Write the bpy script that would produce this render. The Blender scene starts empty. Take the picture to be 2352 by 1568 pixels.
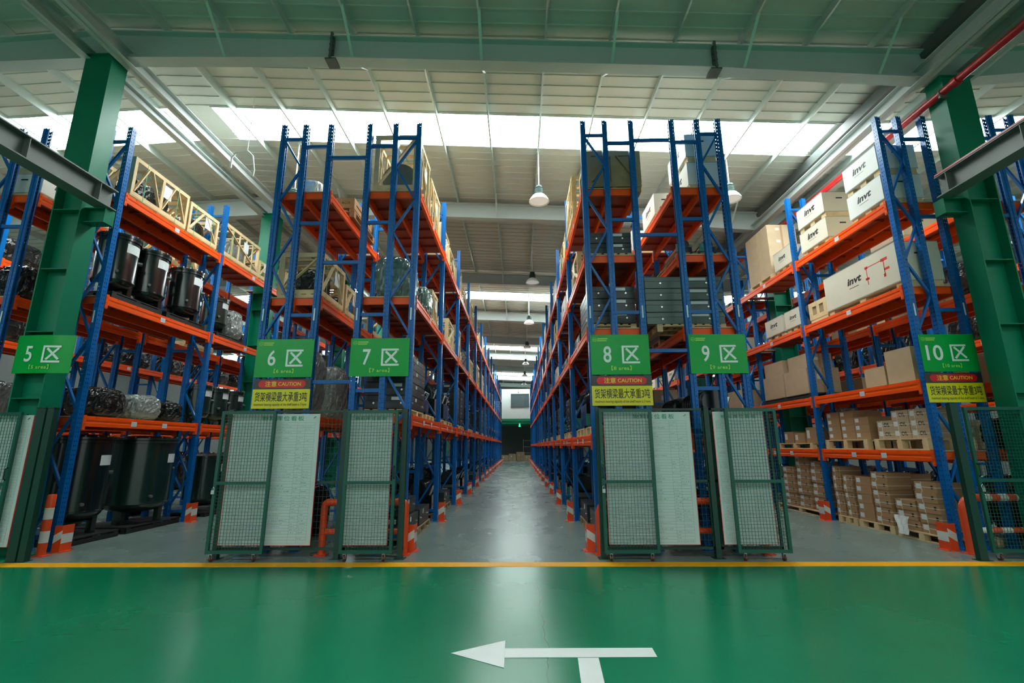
import bpy, math, random
from mathutils import Vector, Matrix, noise
rnd = random.Random(7)
S = bpy.context.scene
COL = S.collection

# ------------------------------------------------------------------ camera
CAM_H = 1.6
PITCH, YAW, ROLL = math.radians(12.484), math.radians(0.774), math.radians(0.27)
cam = bpy.data.cameras.new('camera')
cam.sensor_width = 36.0
cam.lens = 1084.48 * 36.0 / 2352.0
cam.clip_start, cam.clip_end = 0.05, 300
cam_ob = bpy.data.objects.new('camera', cam)
COL.objects.link(cam_ob)
_fw = Vector((-math.sin(YAW) * math.cos(PITCH), math.cos(YAW) * math.cos(PITCH), math.sin(PITCH)))
_rt = Vector((math.cos(YAW), math.sin(YAW), 0))
_up = _rt.cross(_fw)
_r2 = _rt * math.cos(ROLL) - _up * math.sin(ROLL)
_u2 = _up * math.cos(ROLL) + _rt * math.sin(ROLL)
_m = Matrix((( _r2.x, _u2.x, -_fw.x), (_r2.y, _u2.y, -_fw.y), (_r2.z, _u2.z, -_fw.z))).to_4x4()
_m.translation = (0, 0, CAM_H)
cam_ob.matrix_world = _m
S.camera = cam_ob

# ------------------------------------------------------------------ world, light, exposure
S.view_settings.view_transform = 'Standard'
S.view_settings.look = 'None'
S.view_settings.exposure = 0.0
S.view_settings.gamma = 1.0
S.view_settings.use_curve_mapping = False
W = bpy.data.worlds.new('sky'); S.world = W
W.use_nodes = True
W.node_tree.nodes['Background'].inputs[0].default_value = (0.86, 0.95, 0.92, 1)
W.node_tree.nodes['Background'].inputs[1].default_value = 0.68
SKY_EMIT = 26.0          # daylight through the translucent roof strips
LAMP_EMIT = 6.0

# ------------------------------------------------------------------ materials
M = {}
def mat(name, col, rough=0.5, metal=0.0, spec=0.5, var=0.12, scale=6.0, bump=0.0, bscale=40.0, coat=0.0, emit=None, es=0.0):
    m = bpy.data.materials.new(name); m.use_nodes = True
    nt = m.node_tree; b = nt.nodes['Principled BSDF']
    b.inputs['Roughness'].default_value = rough
    b.inputs['Metallic'].default_value = metal
    b.inputs['Specular IOR Level'].default_value = spec
    b.inputs['Coat Weight'].default_value = coat
    b.inputs['Coat Roughness'].default_value = 0.15
    tc = nt.nodes.new('ShaderNodeTexCoord')
    if var > 0:
        n = nt.nodes.new('ShaderNodeTexNoise'); n.inputs['Scale'].default_value = scale
        n.inputs['Detail'].default_value = 3
        nt.links.new(tc.outputs['Object'], n.inputs['Vector'])
        mx = nt.nodes.new('ShaderNodeMix'); mx.data_type = 'RGBA'
        mx.inputs[6].default_value = (*[c * (1 - var) for c in col], 1)
        mx.inputs[7].default_value = (*[min(1, c * (1 + var)) for c in col], 1)
        nt.links.new(n.outputs['Fac'], mx.inputs[0])
        nt.links.new(mx.outputs[2], b.inputs['Base Color'])
    else:
        b.inputs['Base Color'].default_value = (*col, 1)
    if bump > 0:
        n2 = nt.nodes.new('ShaderNodeTexNoise'); n2.inputs['Scale'].default_value = bscale
        nt.links.new(tc.outputs['Object'], n2.inputs['Vector'])
        bp = nt.nodes.new('ShaderNodeBump'); bp.inputs['Strength'].default_value = bump
        bp.inputs['Distance'].default_value = 0.02
        nt.links.new(n2.outputs['Fac'], bp.inputs['Height'])
        nt.links.new(bp.outputs['Normal'], b.inputs['Normal'])
    if emit:
        b.inputs['Emission Color'].default_value = (*emit, 1)
        b.inputs['Emission Strength'].default_value = es
    M[name] = m
    return m

mat('blue_paint', (0.0, 0.115, 0.40), 0.33, spec=0.32, var=0.10, scale=3)
mat('orange_paint', (0.92, 0.088, 0.003), 0.40, spec=0.3, var=0.10, scale=3)
mat('deck_steel', (0.36, 0.036, 0.012), 0.5, var=0.2, scale=2)
mat('plywood', (0.52, 0.40, 0.24), 0.7, var=0.2, scale=4)
mat('crate_wood', (0.68, 0.50, 0.28), 0.7, var=0.28, scale=5)
mat('old_wood', (0.33, 0.24, 0.13), 0.75, var=0.3, scale=5)
mat('brown_wood', (0.30, 0.17, 0.08), 0.7, var=0.3, scale=4)
mat('case_board', (0.66, 0.60, 0.48), 0.6, var=0.07, scale=3)
mat('case_white', (0.74, 0.74, 0.70), 0.55, var=0.05, scale=3)
mat('carton_board', (0.41, 0.235, 0.115), 0.75, var=0.14, scale=4)
mat('carton_pale', (0.50, 0.36, 0.23), 0.7, var=0.14, scale=4)
mat('black_paint', (0.006, 0.011, 0.010), 0.2, spec=0.6, var=0.2, scale=4, coat=0.6)
mat('tank_green', (0.008, 0.028, 0.022), 0.22, spec=0.6, var=0.15, scale=4, coat=0.5)
mat('black_skid', (0.010, 0.011, 0.010), 0.6, var=0.3, scale=4)
mat('case_dark', (0.018, 0.030, 0.028), 0.35, var=0.15, scale=4)
mat('case_grey', (0.085, 0.125, 0.112), 0.36, metal=0.2, var=0.12, scale=2)
mat('teal_bracket', (0.03, 0.26, 0.22), 0.4, var=0.1)
mat('wrap_black', (0.008, 0.009, 0.009), 0.25, spec=0.5, var=0.3, scale=8, bump=0.8, bscale=18)
mat('wrap_silver', (0.30, 0.33, 0.32), 0.22, metal=0.35, spec=0.7, var=0.4, scale=10, bump=1.0, bscale=22)
mat('wrap_green', (0.10, 0.17, 0.15), 0.18, spec=0.7, var=0.4, scale=8, bump=0.6, bscale=12)
mat('bag_white', (0.72, 0.74, 0.72), 0.5, var=0.1, scale=6, bump=0.5, bscale=10)
mat('paper', (0.72, 0.76, 0.78), 0.6, var=0.05, scale=30)
mat('tag_paper', (0.60, 0.66, 0.72), 0.5, var=0.06, scale=30)
mat('strap_white', (0.72, 0.66, 0.58), 0.5, var=0.05)
mat('strap_green', (0.05, 0.45, 0.22), 0.4, var=0.05)
mat('gate_green', (0.003, 0.085, 0.060), 0.35, var=0.12, scale=3)
mat('gate_dark', (0.003, 0.045, 0.030), 0.4, var=0.12, scale=3)
mat('column_green', (0.0, 0.18, 0.095), 0.38, spec=0.28, var=0.10, scale=1.2)
mat('sign_green', (0.0, 0.36, 0.055), 0.22, spec=0.25, var=0.03, scale=1)
mat('sign_yellow', (0.72, 0.66, 0.005), 0.3, var=0.03)
mat('sign_red', (0.70, 0.004, 0.014), 0.3, var=0.03)
mat('sign_charcoal', (0.035, 0.033, 0.030), 0.35, var=0.05)
mat('ink_white', (0.80, 0.86, 0.84), 0.4, var=0.02)
mat('ink_yellow', (0.80, 0.70, 0.02), 0.4, var=0.02)
mat('ink_lime', (0.42, 0.72, 0.08), 0.4, var=0.02)
mat('ink_black', (0.012, 0.012, 0.012), 0.5, var=0.02)
mat('ink_green', (0.0, 0.24, 0.11), 0.5, var=0.02)
mat('ink_blue', (0.05, 0.18, 0.48), 0.5, var=0.02)
mat('ink_red', (0.72, 0.03, 0.02), 0.5, var=0.02)
mat('ink_grey', (0.20, 0.24, 0.23), 0.5, var=0.02)
mat('board_white', (0.50, 0.60, 0.57), 0.22, spec=0.5, var=0.03, scale=2)
mat('chrome', (0.55, 0.57, 0.56), 0.25, metal=0.9, var=0.05)
mat('rubber_red', (0.075, 0.02, 0.015), 0.5, var=0.1)
mat('guard_orange', (0.82, 0.072, 0.010), 0.36, var=0.08)
mat('guard_white', (0.70, 0.70, 0.66), 0.4, var=0.05)
mat('steel_grey', (0.48, 0.53, 0.52), 0.45, var=0.08, scale=1.2)
mat('steel_dark', (0.10, 0.115, 0.11), 0.5, var=0.15, scale=2)
mat('purlin_steel', (0.56, 0.64, 0.61), 0.36, metal=0.35, var=0.08, scale=1.5)
mat('pipe_red', (0.50, 0.012, 0.014), 0.35, var=0.05)
mat('lamp_white', (0.82, 0.85, 0.84), 0.35, var=0.02)
mat('lamp_dark', (0.04, 0.08, 0.07), 0.4, var=0.05)
mat('lamp_lens', (0.85, 0.88, 0.86), 0.4, var=0.0, emit=(1.0, 1.0, 0.96), es=0.25)
mat('skylight', (0.9, 0.95, 0.94), 0.5, var=0.0, emit=(0.90, 1.0, 0.985), es=SKY_EMIT)
mat('runway_steel', (0.15, 0.165, 0.155), 0.45, var=0.08, scale=1.2)
mat('wall_paint', (0.07, 0.075, 0.072), 0.7, var=0.05, scale=0.6)
mat('office_wall', (0.74, 0.80, 0.77), 0.6, var=0.04, scale=0.6)
mat('office_green', (0.0, 0.25, 0.12), 0.5, var=0.05)
mat('window_glass', (0.10, 0.14, 0.15), 0.08, spec=0.8, var=0.3, scale=1)
mat('arrow_white', (0.78, 0.80, 0.79), 0.45, var=0.05, scale=5)
mat('line_yellow', (1.0, 0.40, 0.0), 0.45, spec=0.3, var=0.10, scale=3)
mat('exit_green', (0.0, 0.6, 0.2), 0.5, var=0.0, emit=(0.05, 1.0, 0.35), es=3.0)

def floor_mat(name, col, rough, crack=False, streak=0.3):
    m = mat(name, col, rough, var=0.0, spec=0.4)
    nt = m.node_tree; b = nt.nodes['Principled BSDF']; tc = [n for n in nt.nodes if n.type == 'TEX_COORD'][0]
    mp = nt.nodes.new('ShaderNodeMapping'); mp.inputs['Scale'].default_value = (0.8, 0.5, 1)
    nt.links.new(tc.outputs['Object'], mp.inputs['Vector'])
    n1 = nt.nodes.new('ShaderNodeTexNoise'); n1.inputs['Scale'].default_value = 1.3; n1.inputs['Detail'].default_value = 6
    nt.links.new(mp.outputs[0], n1.inputs['Vector'])
    mx = nt.nodes.new('ShaderNodeMix'); mx.data_type = 'RGBA'
    mx.inputs[6].default_value = (*[c * 0.84 for c in col], 1)
    mx.inputs[7].default_value = (*[c * 1.15 for c in col], 1)
    nt.links.new(n1.outputs['Fac'], mx.inputs[0])
    out = mx.outputs[2]
    # scuffs
    n2 = nt.nodes.new('ShaderNodeTexNoise'); n2.inputs['Scale'].default_value = 9; n2.inputs['Detail'].default_value = 8
    mp2 = nt.nodes.new('ShaderNodeMapping'); mp2.inputs['Scale'].default_value = (0.35, 1.6, 1)
    nt.links.new(tc.outputs['Object'], mp2.inputs['Vector']); nt.links.new(mp2.outputs[0], n2.inputs['Vector'])
    rr = nt.nodes.new('ShaderNodeMapRange'); rr.inputs[1].default_value = 0.66; rr.inputs[2].default_value = 0.78
    rr.inputs[3].default_value = 0.0; rr.inputs[4].default_value = streak
    nt.links.new(n2.outputs['Fac'], rr.inputs[0])
    mx2 = nt.nodes.new('ShaderNodeMix'); mx2.data_type = 'RGBA'
    mx2.inputs[7].default_value = (*[c * 0.35 for c in col], 1)
    nt.links.new(rr.outputs[0], mx2.inputs[0]); nt.links.new(out, mx2.inputs[6]); out = mx2.outputs[2]
    if crack:
        sp = nt.nodes.new('ShaderNodeSeparateXYZ'); nt.links.new(tc.outputs['Object'], sp.inputs[0])
        cy = nt.nodes.new('ShaderNodeCombineXYZ'); nt.links.new(sp.outputs[1], cy.inputs[1])
        n3 = nt.nodes.new('ShaderNodeTexNoise'); n3.inputs['Scale'].default_value = 2.2; n3.inputs['Detail'].default_value = 6
        nt.links.new(cy.outputs[0], n3.inputs['Vector'])
        a = nt.nodes.new('ShaderNodeMath'); a.operation = 'MULTIPLY_ADD'; a.inputs[1].default_value = 0.16; a.inputs[2].default_value = 0.13
        nt.links.new(n3.outputs['Fac'], a.inputs[0])
        s = nt.nodes.new('ShaderNodeMath'); s.operation = 'SUBTRACT'; nt.links.new(sp.outputs[0], s.inputs[0]); nt.links.new(a.outputs[0], s.inputs[1])
        ab = nt.nodes.new('ShaderNodeMath'); ab.operation = 'ABSOLUTE'; nt.links.new(s.outputs[0], ab.inputs[0])
        lt = nt.nodes.new('ShaderNodeMath'); lt.operation = 'LESS_THAN'; lt.inputs[1].default_value = 0.0022; nt.links.new(ab.outputs[0], lt.inputs[0])
        m5 = nt.nodes.new('ShaderNodeMath'); m5.operation = 'MULTIPLY'; m5.inputs[1].default_value = 0.6; nt.links.new(lt.outputs[0], m5.inputs[0])
        mx3 = nt.nodes.new('ShaderNodeMix'); mx3.data_type = 'RGBA'; mx3.inputs[7].default_value = (*[c * 0.2 for c in col], 1)
        nt.links.new(m5.outputs[0], mx3.inputs[0]); nt.links.new(out, mx3.inputs[6]); out = mx3.outputs[2]
    nt.links.new(out, b.inputs['Base Color'])
    r2 = nt.nodes.new('ShaderNodeMapRange'); r2.inputs[3].default_value = rough - 0.06; r2.inputs[4].default_value = rough + 0.08
    nt.links.new(n1.outputs['Fac'], r2.inputs[0]); nt.links.new(r2.outputs[0], b.inputs['Roughness'])
    bp = nt.nodes.new('ShaderNodeBump'); bp.inputs['Strength'].default_value = 0.05; bp.inputs['Distance'].default_value = 0.02
    n4 = nt.nodes.new('ShaderNodeTexNoise'); n4.inputs['Scale'].default_value = 3.0
    nt.links.new(tc.outputs['Object'], n4.inputs['Vector'])
    nt.links.new(n4.outputs['Fac'], bp.inputs['Height']); nt.links.new(bp.outputs['Normal'], b.inputs['Normal'])
floor_mat('floor_green', (0.0, 0.195, 0.088), 0.23, crack=True)
floor_mat('floor_grey', (0.165, 0.225, 0.205), 0.26)

def roof_mat():
    m = mat('roof_sheet', (0.42, 0.455, 0.42), 0.5, var=0.0)
    nt = m.node_tree; b = nt.nodes['Principled BSDF']; tc = [n for n in nt.nodes if n.type == 'TEX_COORD'][0]
    n1 = nt.nodes.new('ShaderNodeTexNoise'); n1.inputs['Scale'].default_value = 0.25; n1.inputs['Detail'].default_value = 3
    nt.links.new(tc.outputs['Object'], n1.inputs['Vector'])
    mx = nt.nodes.new('ShaderNodeMix'); mx.data_type = 'RGBA'
    mx.inputs[6].default_value = (0.52, 0.56, 0.53, 1); mx.inputs[7].default_value = (0.63, 0.63, 0.55, 1)
    nt.links.new(n1.outputs['Fac'], mx.inputs[0]); nt.links.new(mx.outputs[2], b.inputs['Base Color'])
roof_mat()

# ------------------------------------------------------------------ text outlines (made first, while the scene is small)
_txt = {}
def text_geo(s, bold=0.0, shear=0.0, spacing=1.0):
    key = (s, bold, shear, spacing)
    if key in _txt: return _txt[key]
    cu = bpy.data.curves.new('t', 'FONT'); cu.body = s; cu.size = 1; cu.resolution_u = 4
    cu.offset = bold; cu.shear = shear; cu.space_character = spacing
    ob = bpy.data.objects.new('t', cu); COL.objects.link(ob)
    bpy.context.view_layer.update()
    ev = ob.evaluated_get(bpy.context.evaluated_depsgraph_get()); me = ev.to_mesh()
    vs = [(v.co.x, v.co.y) for v in me.vertices]; fs = [tuple(p.vertices) for p in me.polygons]
    ev.to_mesh_clear(); bpy.data.objects.remove(ob); bpy.data.curves.remove(cu)
    x0 = min(v[0] for v in vs); x1 = max(v[0] for v in vs); y0 = min(v[1] for v in vs); y1 = max(v[1] for v in vs)
    vs = [((x - x0) / (x1 - x0), (y - y0) / (y1 - y0)) for x, y in vs]
    _txt[key] = (vs, fs); return _txt[key]

# ------------------------------------------------------------------ mesh builder
class MB:
    def __init__(s): s.v, s.f, s.m, s.s = [], [], [], []
    def face(s, pts, m=0, sm=False):
        n = len(s.v); s.v += [tuple(p) for p in pts]; s.f.append(tuple(range(n, n + len(pts)))); s.m.append(m); s.s.append(sm)
    def box(s, x0, x1, y0, y1, z0, z1, m=0):
        n = len(s.v)
        s.v += [(x0, y0, z0), (x1, y0, z0), (x1, y1, z0), (x0, y1, z0), (x0, y0, z1), (x1, y0, z1), (x1, y1, z1), (x0, y1, z1)]
        for q in ((0, 3, 2, 1), (4, 5, 6, 7), (0, 1, 5, 4), (1, 2, 6, 5), (2, 3, 7, 6), (3, 0, 4, 7)):
            s.f.append(tuple(n + i for i in q)); s.m.append(m); s.s.append(False)
    def bar(s, p, q, w, h, m=0, up=(0, 0, 1)):
        p, q = Vector(p), Vector(q); d = (q - p).normalized(); u = Vector(up)
        if abs(d.dot(u)) > 0.98: u = Vector((1, 0, 0))
        a = d.cross(u).normalized(); b = a.cross(d).normalized(); n = len(s.v)
        for e in (p, q):
            for i, j in ((-1, -1), (1, -1), (1, 1), (-1, 1)): s.v.append(tuple(e + a * (i * w / 2) + b * (j * h / 2)))
        for q4 in ((3, 2, 1, 0), (4, 5, 6, 7), (0, 1, 5, 4), (1, 2, 6, 5), (2, 3, 7, 6), (3, 0, 4, 7)):
            s.f.append(tuple(n + i for i in q4)); s.m.append(m); s.s.append(False)
    def tube(s, pts, r, k=10, m=0, cap=True):
        pts = [Vector(p) for p in pts]; n0 = len(s.v); a = None
        for i, p in enumerate(pts):
            d = (pts[min(i + 1, len(pts) - 1)] - pts[max(i - 1, 0)]).normalized()
            if a is None:
                a = d.cross(Vector((0, 0, 1)));  a = d.cross(Vector((1, 0, 0))) if a.length < 0.1 else a
            a = (a - d * a.dot(d)).normalized(); b = d.cross(a)
            rr = r[i] if isinstance(r, (list, tuple)) else r
            for j in range(k):
                t = 2 * math.pi * j / k; s.v.append(tuple(p + a * (rr * math.cos(t)) + b * (rr * math.sin(t))))
        for i in range(len(pts) - 1):
            mm = m[i] if isinstance(m, (list, tuple)) else m
            for j in range(k):
                s.f.append((n0 + i * k + j, n0 + i * k + (j + 1) % k, n0 + (i + 1) * k + (j + 1) % k, n0 + (i + 1) * k + j)); s.m.append(mm); s.s.append(True)
        if cap:
            m0 = m[0] if isinstance(m, (list, tuple)) else m
            m1 = m[-1] if isinstance(m, (list, tuple)) else m
            s.f.append(tuple(n0 + j for j in reversed(range(k)))); s.m.append(m0); s.s.append(False)
            e = n0 + (len(pts) - 1) * k; s.f.append(tuple(e + j for j in range(k))); s.m.append(m1); s.s.append(False)
    def lathe(s, prof, k=24, c=(0, 0, 0), m=0):
        n0 = len(s.v)
        for r, z in prof:
            for j in range(k):
                t = 2 * math.pi * j / k; s.v.append((c[0] + r * math.cos(t), c[1] + r * math.sin(t), c[2] + z))
        for i in range(len(prof) - 1):
            mm = m[i] if isinstance(m, (list, tuple)) else m
            for j in range(k):
                s.f.append((n0 + i * k + j, n0 + i * k + (j + 1) % k, n0 + (i + 1) * k + (j + 1) % k, n0 + (i + 1) * k + j)); s.m.append(mm); s.s.append(True)
    def prism(s, prof, y0, y1, m=0):     # profile in (x, z), run along y
        n = len(s.v); k = len(prof)
        for y in (y0, y1): s.v += [(x, y, z) for x, z in prof]
        for j in range(k):
            s.f.append((n + j, n + (j + 1) % k, n + k + (j + 1) % k, n + k + j)); s.m.append(m); s.s.append(False)
        s.f.append(tuple(n + j for j in reversed(range(k)))); s.m.append(m); s.s.append(False)
        s.f.append(tuple(n + k + j for j in range(k))); s.m.append(m); s.s.append(False)
    def text(s, t, o, u, v, w, h, m=0, **kw):   # o = lower-left corner, u/v unit directions
        vs, fs = text_geo(t, **kw); o, u, v = Vector(o), Vector(u), Vector(v); n = len(s.v)
        s.v += [tuple(o + u * (a * w) + v * (b * h)) for a, b in vs]
        for f in fs: s.f.append(tuple(n + i for i in f)); s.m.append(m); s.s.append(False)
    def mesh(s, name, mats):
        me = bpy.data.meshes.new(name); me.from_pydata(s.v, [], s.f)
        for a in mats: me.materials.append(M[a])
        if len(mats) > 1: me.polygons.foreach_set('material_index', s.m)
        if any(s.s):
            me.polygons.foreach_set('use_smooth', s.s)
        me.update()
        if any(s.s): me.set_sharp_from_angle(angle=0.7)
        return me

def link(name, data, parent=None, loc=(0, 0, 0), rz=0.0, label=None, cat=None, group=None, kind=None):
    o = bpy.data.objects.new(name, data); COL.objects.link(o)
    o.location = loc; o.rotation_euler = (0, 0, rz)
    if parent: o.parent = parent
    if label: o['label'] = label
    if cat: o['category'] = cat
    if group: o['group'] = group
    if kind: o['kind'] = kind
    return o
def ob(name, mb, mats, parent=None, **k):
    return link(name, mb.mesh(name, [mats] if isinstance(mats, str) else mats), parent, **k)
USED = set()
def thing(name, label, cat, data=None, loc=(0, 0, 0), rz=0.0, group=None):
    if label in USED: print('DUPLICATE LABEL', label)
    USED.add(label)
    n = len(label.split())
    if n < 4 or n > 16: print('LABEL LENGTH', n, label)
    return link(name, data, None, loc, rz, label, cat, group)
ORD = ['first', 'second', 'third', 'fourth', 'fifth', 'sixth', 'seventh', 'eighth', 'ninth', 'tenth', 'eleventh', 'twelfth', 'thirteenth', 'fourteenth', 'fifteenth']
# specs: a kind of thing as shared meshes; inst() makes one with its own part objects
def inst(spec, label, loc, rz=0.0, group=None):
    name, cat, own, parts = spec
    r = thing(name, label, cat, own, loc, rz, group)
    for p in parts:
        c = link(p[0], p[1], r, label=p[2] if len(p) > 2 else None)
        for q in (p[3] if len(p) > 3 else ()): link(q[0], q[1], c)
    return r

# ------------------------------------------------------------------ layout numbers
Y0, BAY, ZT = 7.95, 3.026, 7.65
LINE_Y0, LINE_Y1 = 6.93, 7.17
CX_L, CX_R = -7.74, 7.82                 # column lines (ridge at the left one, valley at the right one)
RAFT = [7.48 + 6.15 * k for k in range(-3, 9)]
def roof_top(x):                          # top of rafters
    if x < CX_L: return 9.355 - 0.06 * (CX_L - x)
    if x < CX_R: return 9.355 - 0.0475 * (x - CX_L)
    return 9.355 - 0.0475 * (CX_R - CX_L) + 0.0475 * (x - CX_R)
PUR = 0.20
XMIN, XMAX, YMIN, YMAX = -24.0, 24.0, -14.0, 57.0

# ------------------------------------------------------------------ setting: floor, walls, roof
b = MB(); b.box(XMIN, XMAX, LINE_Y0, YMAX, -0.2, 0); ob('floor', b, 'floor_grey', kind='structure')
b = MB(); b.box(XMIN, XMAX, YMIN, LINE_Y0, -0.2, 0); ob('floor', b, 'floor_green', kind='structure')
b = MB(); b.box(XMIN - .2, XMIN, YMIN, YMAX, 0, 9.6); ob('wall_left', b, 'wall_paint', kind='structure')
b = MB(); b.box(XMAX, XMAX + .2, YMIN, YMAX, 0, 9.9); ob('wall_right', b, 'wall_paint', kind='structure')
b = MB(); b.box(XMIN, XMAX, YMAX, YMAX + .2, 0, 9.8); ob('wall_back', b, 'wall_paint', kind='structure')

SKY = [(-16.6, .8), (-3.1, .75), (10.25, 1.25), (23.4, 1.3), (36.7, 1.5), (50.4, 1.5)]   # (centre y, width) of the roof lights
def rx(x): return roof_top(x) + PUR
RX = [XMIN, CX_L, CX_R, XMAX]
def roof_strip(mb, y0, y1, zo=0.0, m=0, xs=RX):
    for a, c in zip(xs, xs[1:]):
        mb.face([(a, y0, rx(a) + zo), (a, y1, rx(a) + zo), (c, y1, rx(c) + zo), (c, y0, rx(c) + zo)], m)
        mb.face([(a, y0, rx(a) + zo + .06), (c, y0, rx(c) + zo + .06), (c, y1, rx(c) + zo + .06), (a, y1, rx(a) + zo + .06)], m)
b = MB()
segs = []; y = YMIN
for c, w in SKY:
    if c + w / 2 > y:
        if c - w / 2 > y: segs.append((y, c - w / 2))
        y = c + w / 2
segs.append((y, YMAX))
for a, c in segs:
    roof_strip(b, a, c)
    k = max(1, round((c - a) / 0.30))
    for i in range(k + 1):                 # standing ribs of the sheeting
        yy = a + (c - a) * i / k
        for p, q in zip(RX, RX[1:]):
            for d in (-.012, .012):
                b.face([(p, yy + d, rx(p) + .001), (q, yy + d, rx(q) + .001), (q, yy + d, rx(q) - .022), (p, yy + d, rx(p) - .022)])
            b.face([(p, yy - .012, rx(p) - .022), (q, yy - .012, rx(q) - .022), (q, yy + .012, rx(q) - .022), (p, yy + .012, rx(p) - .022)])
ob('ceiling', b, 'roof_sheet', kind='structure')
n = 1
for c, w in SKY:
    for x0, x1 in ((XMIN, CX_L - .45), (CX_L + .45, CX_R - .45), (CX_R + .45, XMAX)):
        b = MB(); b.box(x0, x1, 0, 0, 0, 0); b.v, b.f, b.m, b.s = [], [], [], []
        y0, y1 = c - w / 2, c + w / 2
        b.face([(x0, y0, rx(x0)), (x0, y1, rx(x0)), (x1, y1, rx(x1)), (x1, y0, rx(x1))])
        b.face([(x0, y0, rx(x0) + .03), (x1, y0, rx(x1) + .03), (x1, y1, rx(x1) + .03), (x0, y1, rx(x0) + .03)])
        sk = ob('skylight_%d' % n, b, 'skylight', kind='structure'); n += 1
        fr = MB()
        for yy in (y0 + .02, y1 - .30, y1 - .20, y1 - .10, y1 - .01):
            fr.bar((x0, yy, rx(x0) - .03), (x1, yy, rx(x1) - .03), .022, .03)
        ob('skylight_frame', fr, 'purlin_steel', sk)
    b = MB()
    for x0, x1 in ((CX_L - .45, CX_L), (CX_L, CX_L + .45), (CX_R - .45, CX_R), (CX_R, CX_R + .45)):
        roof_strip(b, c - w / 2, c + w / 2, xs=[x0, x1])
    ob('ceiling', b, 'roof_sheet', kind='structure')
# purlins along y
xp = CX_L + 1.10; PX = []
while xp < CX_R - .3: PX.append(xp); xp += 1.2
xp = CX_L - 0.75
while xp > XMIN + 1: PX.append(xp); xp -= 1.2
xp = CX_R + 0.75
while xp < XMAX - 1: PX.append(xp); xp += 1.2
for xp in PX:
    z = roof_top(xp); b = MB()
    b.prism([(-.035, 0), (.0, 0), (.0, PUR - .008), (.035, PUR - .008), (.035, PUR), (-.008, PUR), (-.008, .008), (-.035, .008)], YMIN, YMAX)
    ob('purlin', b, 'purlin_steel', loc=(xp, 0, z - .001), kind='structure')
# rafters across x, deeper at the columns
def depth_at(x):
    d = min(abs(x - CX_L), abs(x - CX_R)); return 0.49 + 0.13 * max(0, 1 - d / 4.5)
for yr in RAFT:
    b = MB(); xs = [XMIN, CX_L - 4.5, CX_L, CX_L + 4.5, CX_R - 4.5, CX_R, CX_R + 4.5, XMAX]
    for a, c in zip(xs, xs[1:]):
        za, zc = roof_top(a), roof_top(c); da, dc = za - depth_at(a), zc - depth_at(c)
        for yo in (-.006, .006): b.face([(a, yr + yo, da), (c, yr + yo, dc), (c, yr + yo, zc), (a, yr + yo, za)])
        b.bar((a, yr, za - .008), (c, yr, zc - .008), .24, .016)
        b.bar((a, yr, da + .008), (c, yr, dc + .008), .24, .016)
    r = ob('rafter', b, 'steel_grey', kind='structure')
    if yr > 6 and yr < 26:
        for xb in PX[1:13:2]:
            fb = MB(); fb.bar((xb, yr - .1, roof_top(xb) - depth_at(xb) + .03), (xb, yr - .75, roof_top(xb) + .02), .05, .006)
            fb.bar((xb, yr + .1, roof_top(xb) - depth_at(xb) + .03), (xb, yr + .75, roof_top(xb) + .02), .05, .006)
            ob('fly_brace', fb, 'purlin_steel', r)
        for xb in (-3.45, 3.65):
            sp = MB(); zt = roof_top(xb); zb = zt - depth_at(xb)
            sp.box(xb - .02, xb + .02, yr - .14, yr + .14, zb - .02, zt + .05)
            for i in range(4):
                for sy in (-.09, .09): sp.box(xb - .045, xb + .045, yr + sy - .015, yr + sy + .015, zb + .04 + i * .13, zb + .07 + i * .13)
            sp.box(xb - .1, xb + .1, yr - .12, yr + .12, zb - .035, zb - .005)
            ob('splice_plate', sp, 'steel_dark', r)
# longitudinal ties beside the column heads, valley gutter
for x, z, w, h in ((-7.35, 8.66, .2, .26), (-7.98, 8.66, .16, .2), (7.33, 7.98, .2, .26), (8.12, 7.98, .18, .26)):
    b = MB(); b.box(x - w / 2, x + w / 2, YMIN, YMAX - .1, z, z + .014); b.box(x - w / 2, x + w / 2, YMIN, YMAX - .1, z + h - .014, z + h); b.box(x - .006, x + .006, YMIN, YMAX - .1, z, z + h)
    ob('tie_beam', b, 'steel_grey', kind='structure')
b = MB(); b.prism([(7.42, 8.72), (7.46, 8.52), (7.98, 8.52), (8.02, 8.72)], YMIN, YMAX - .1); ob('roof_gutter', b, 'steel_dark', kind='structure')

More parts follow.
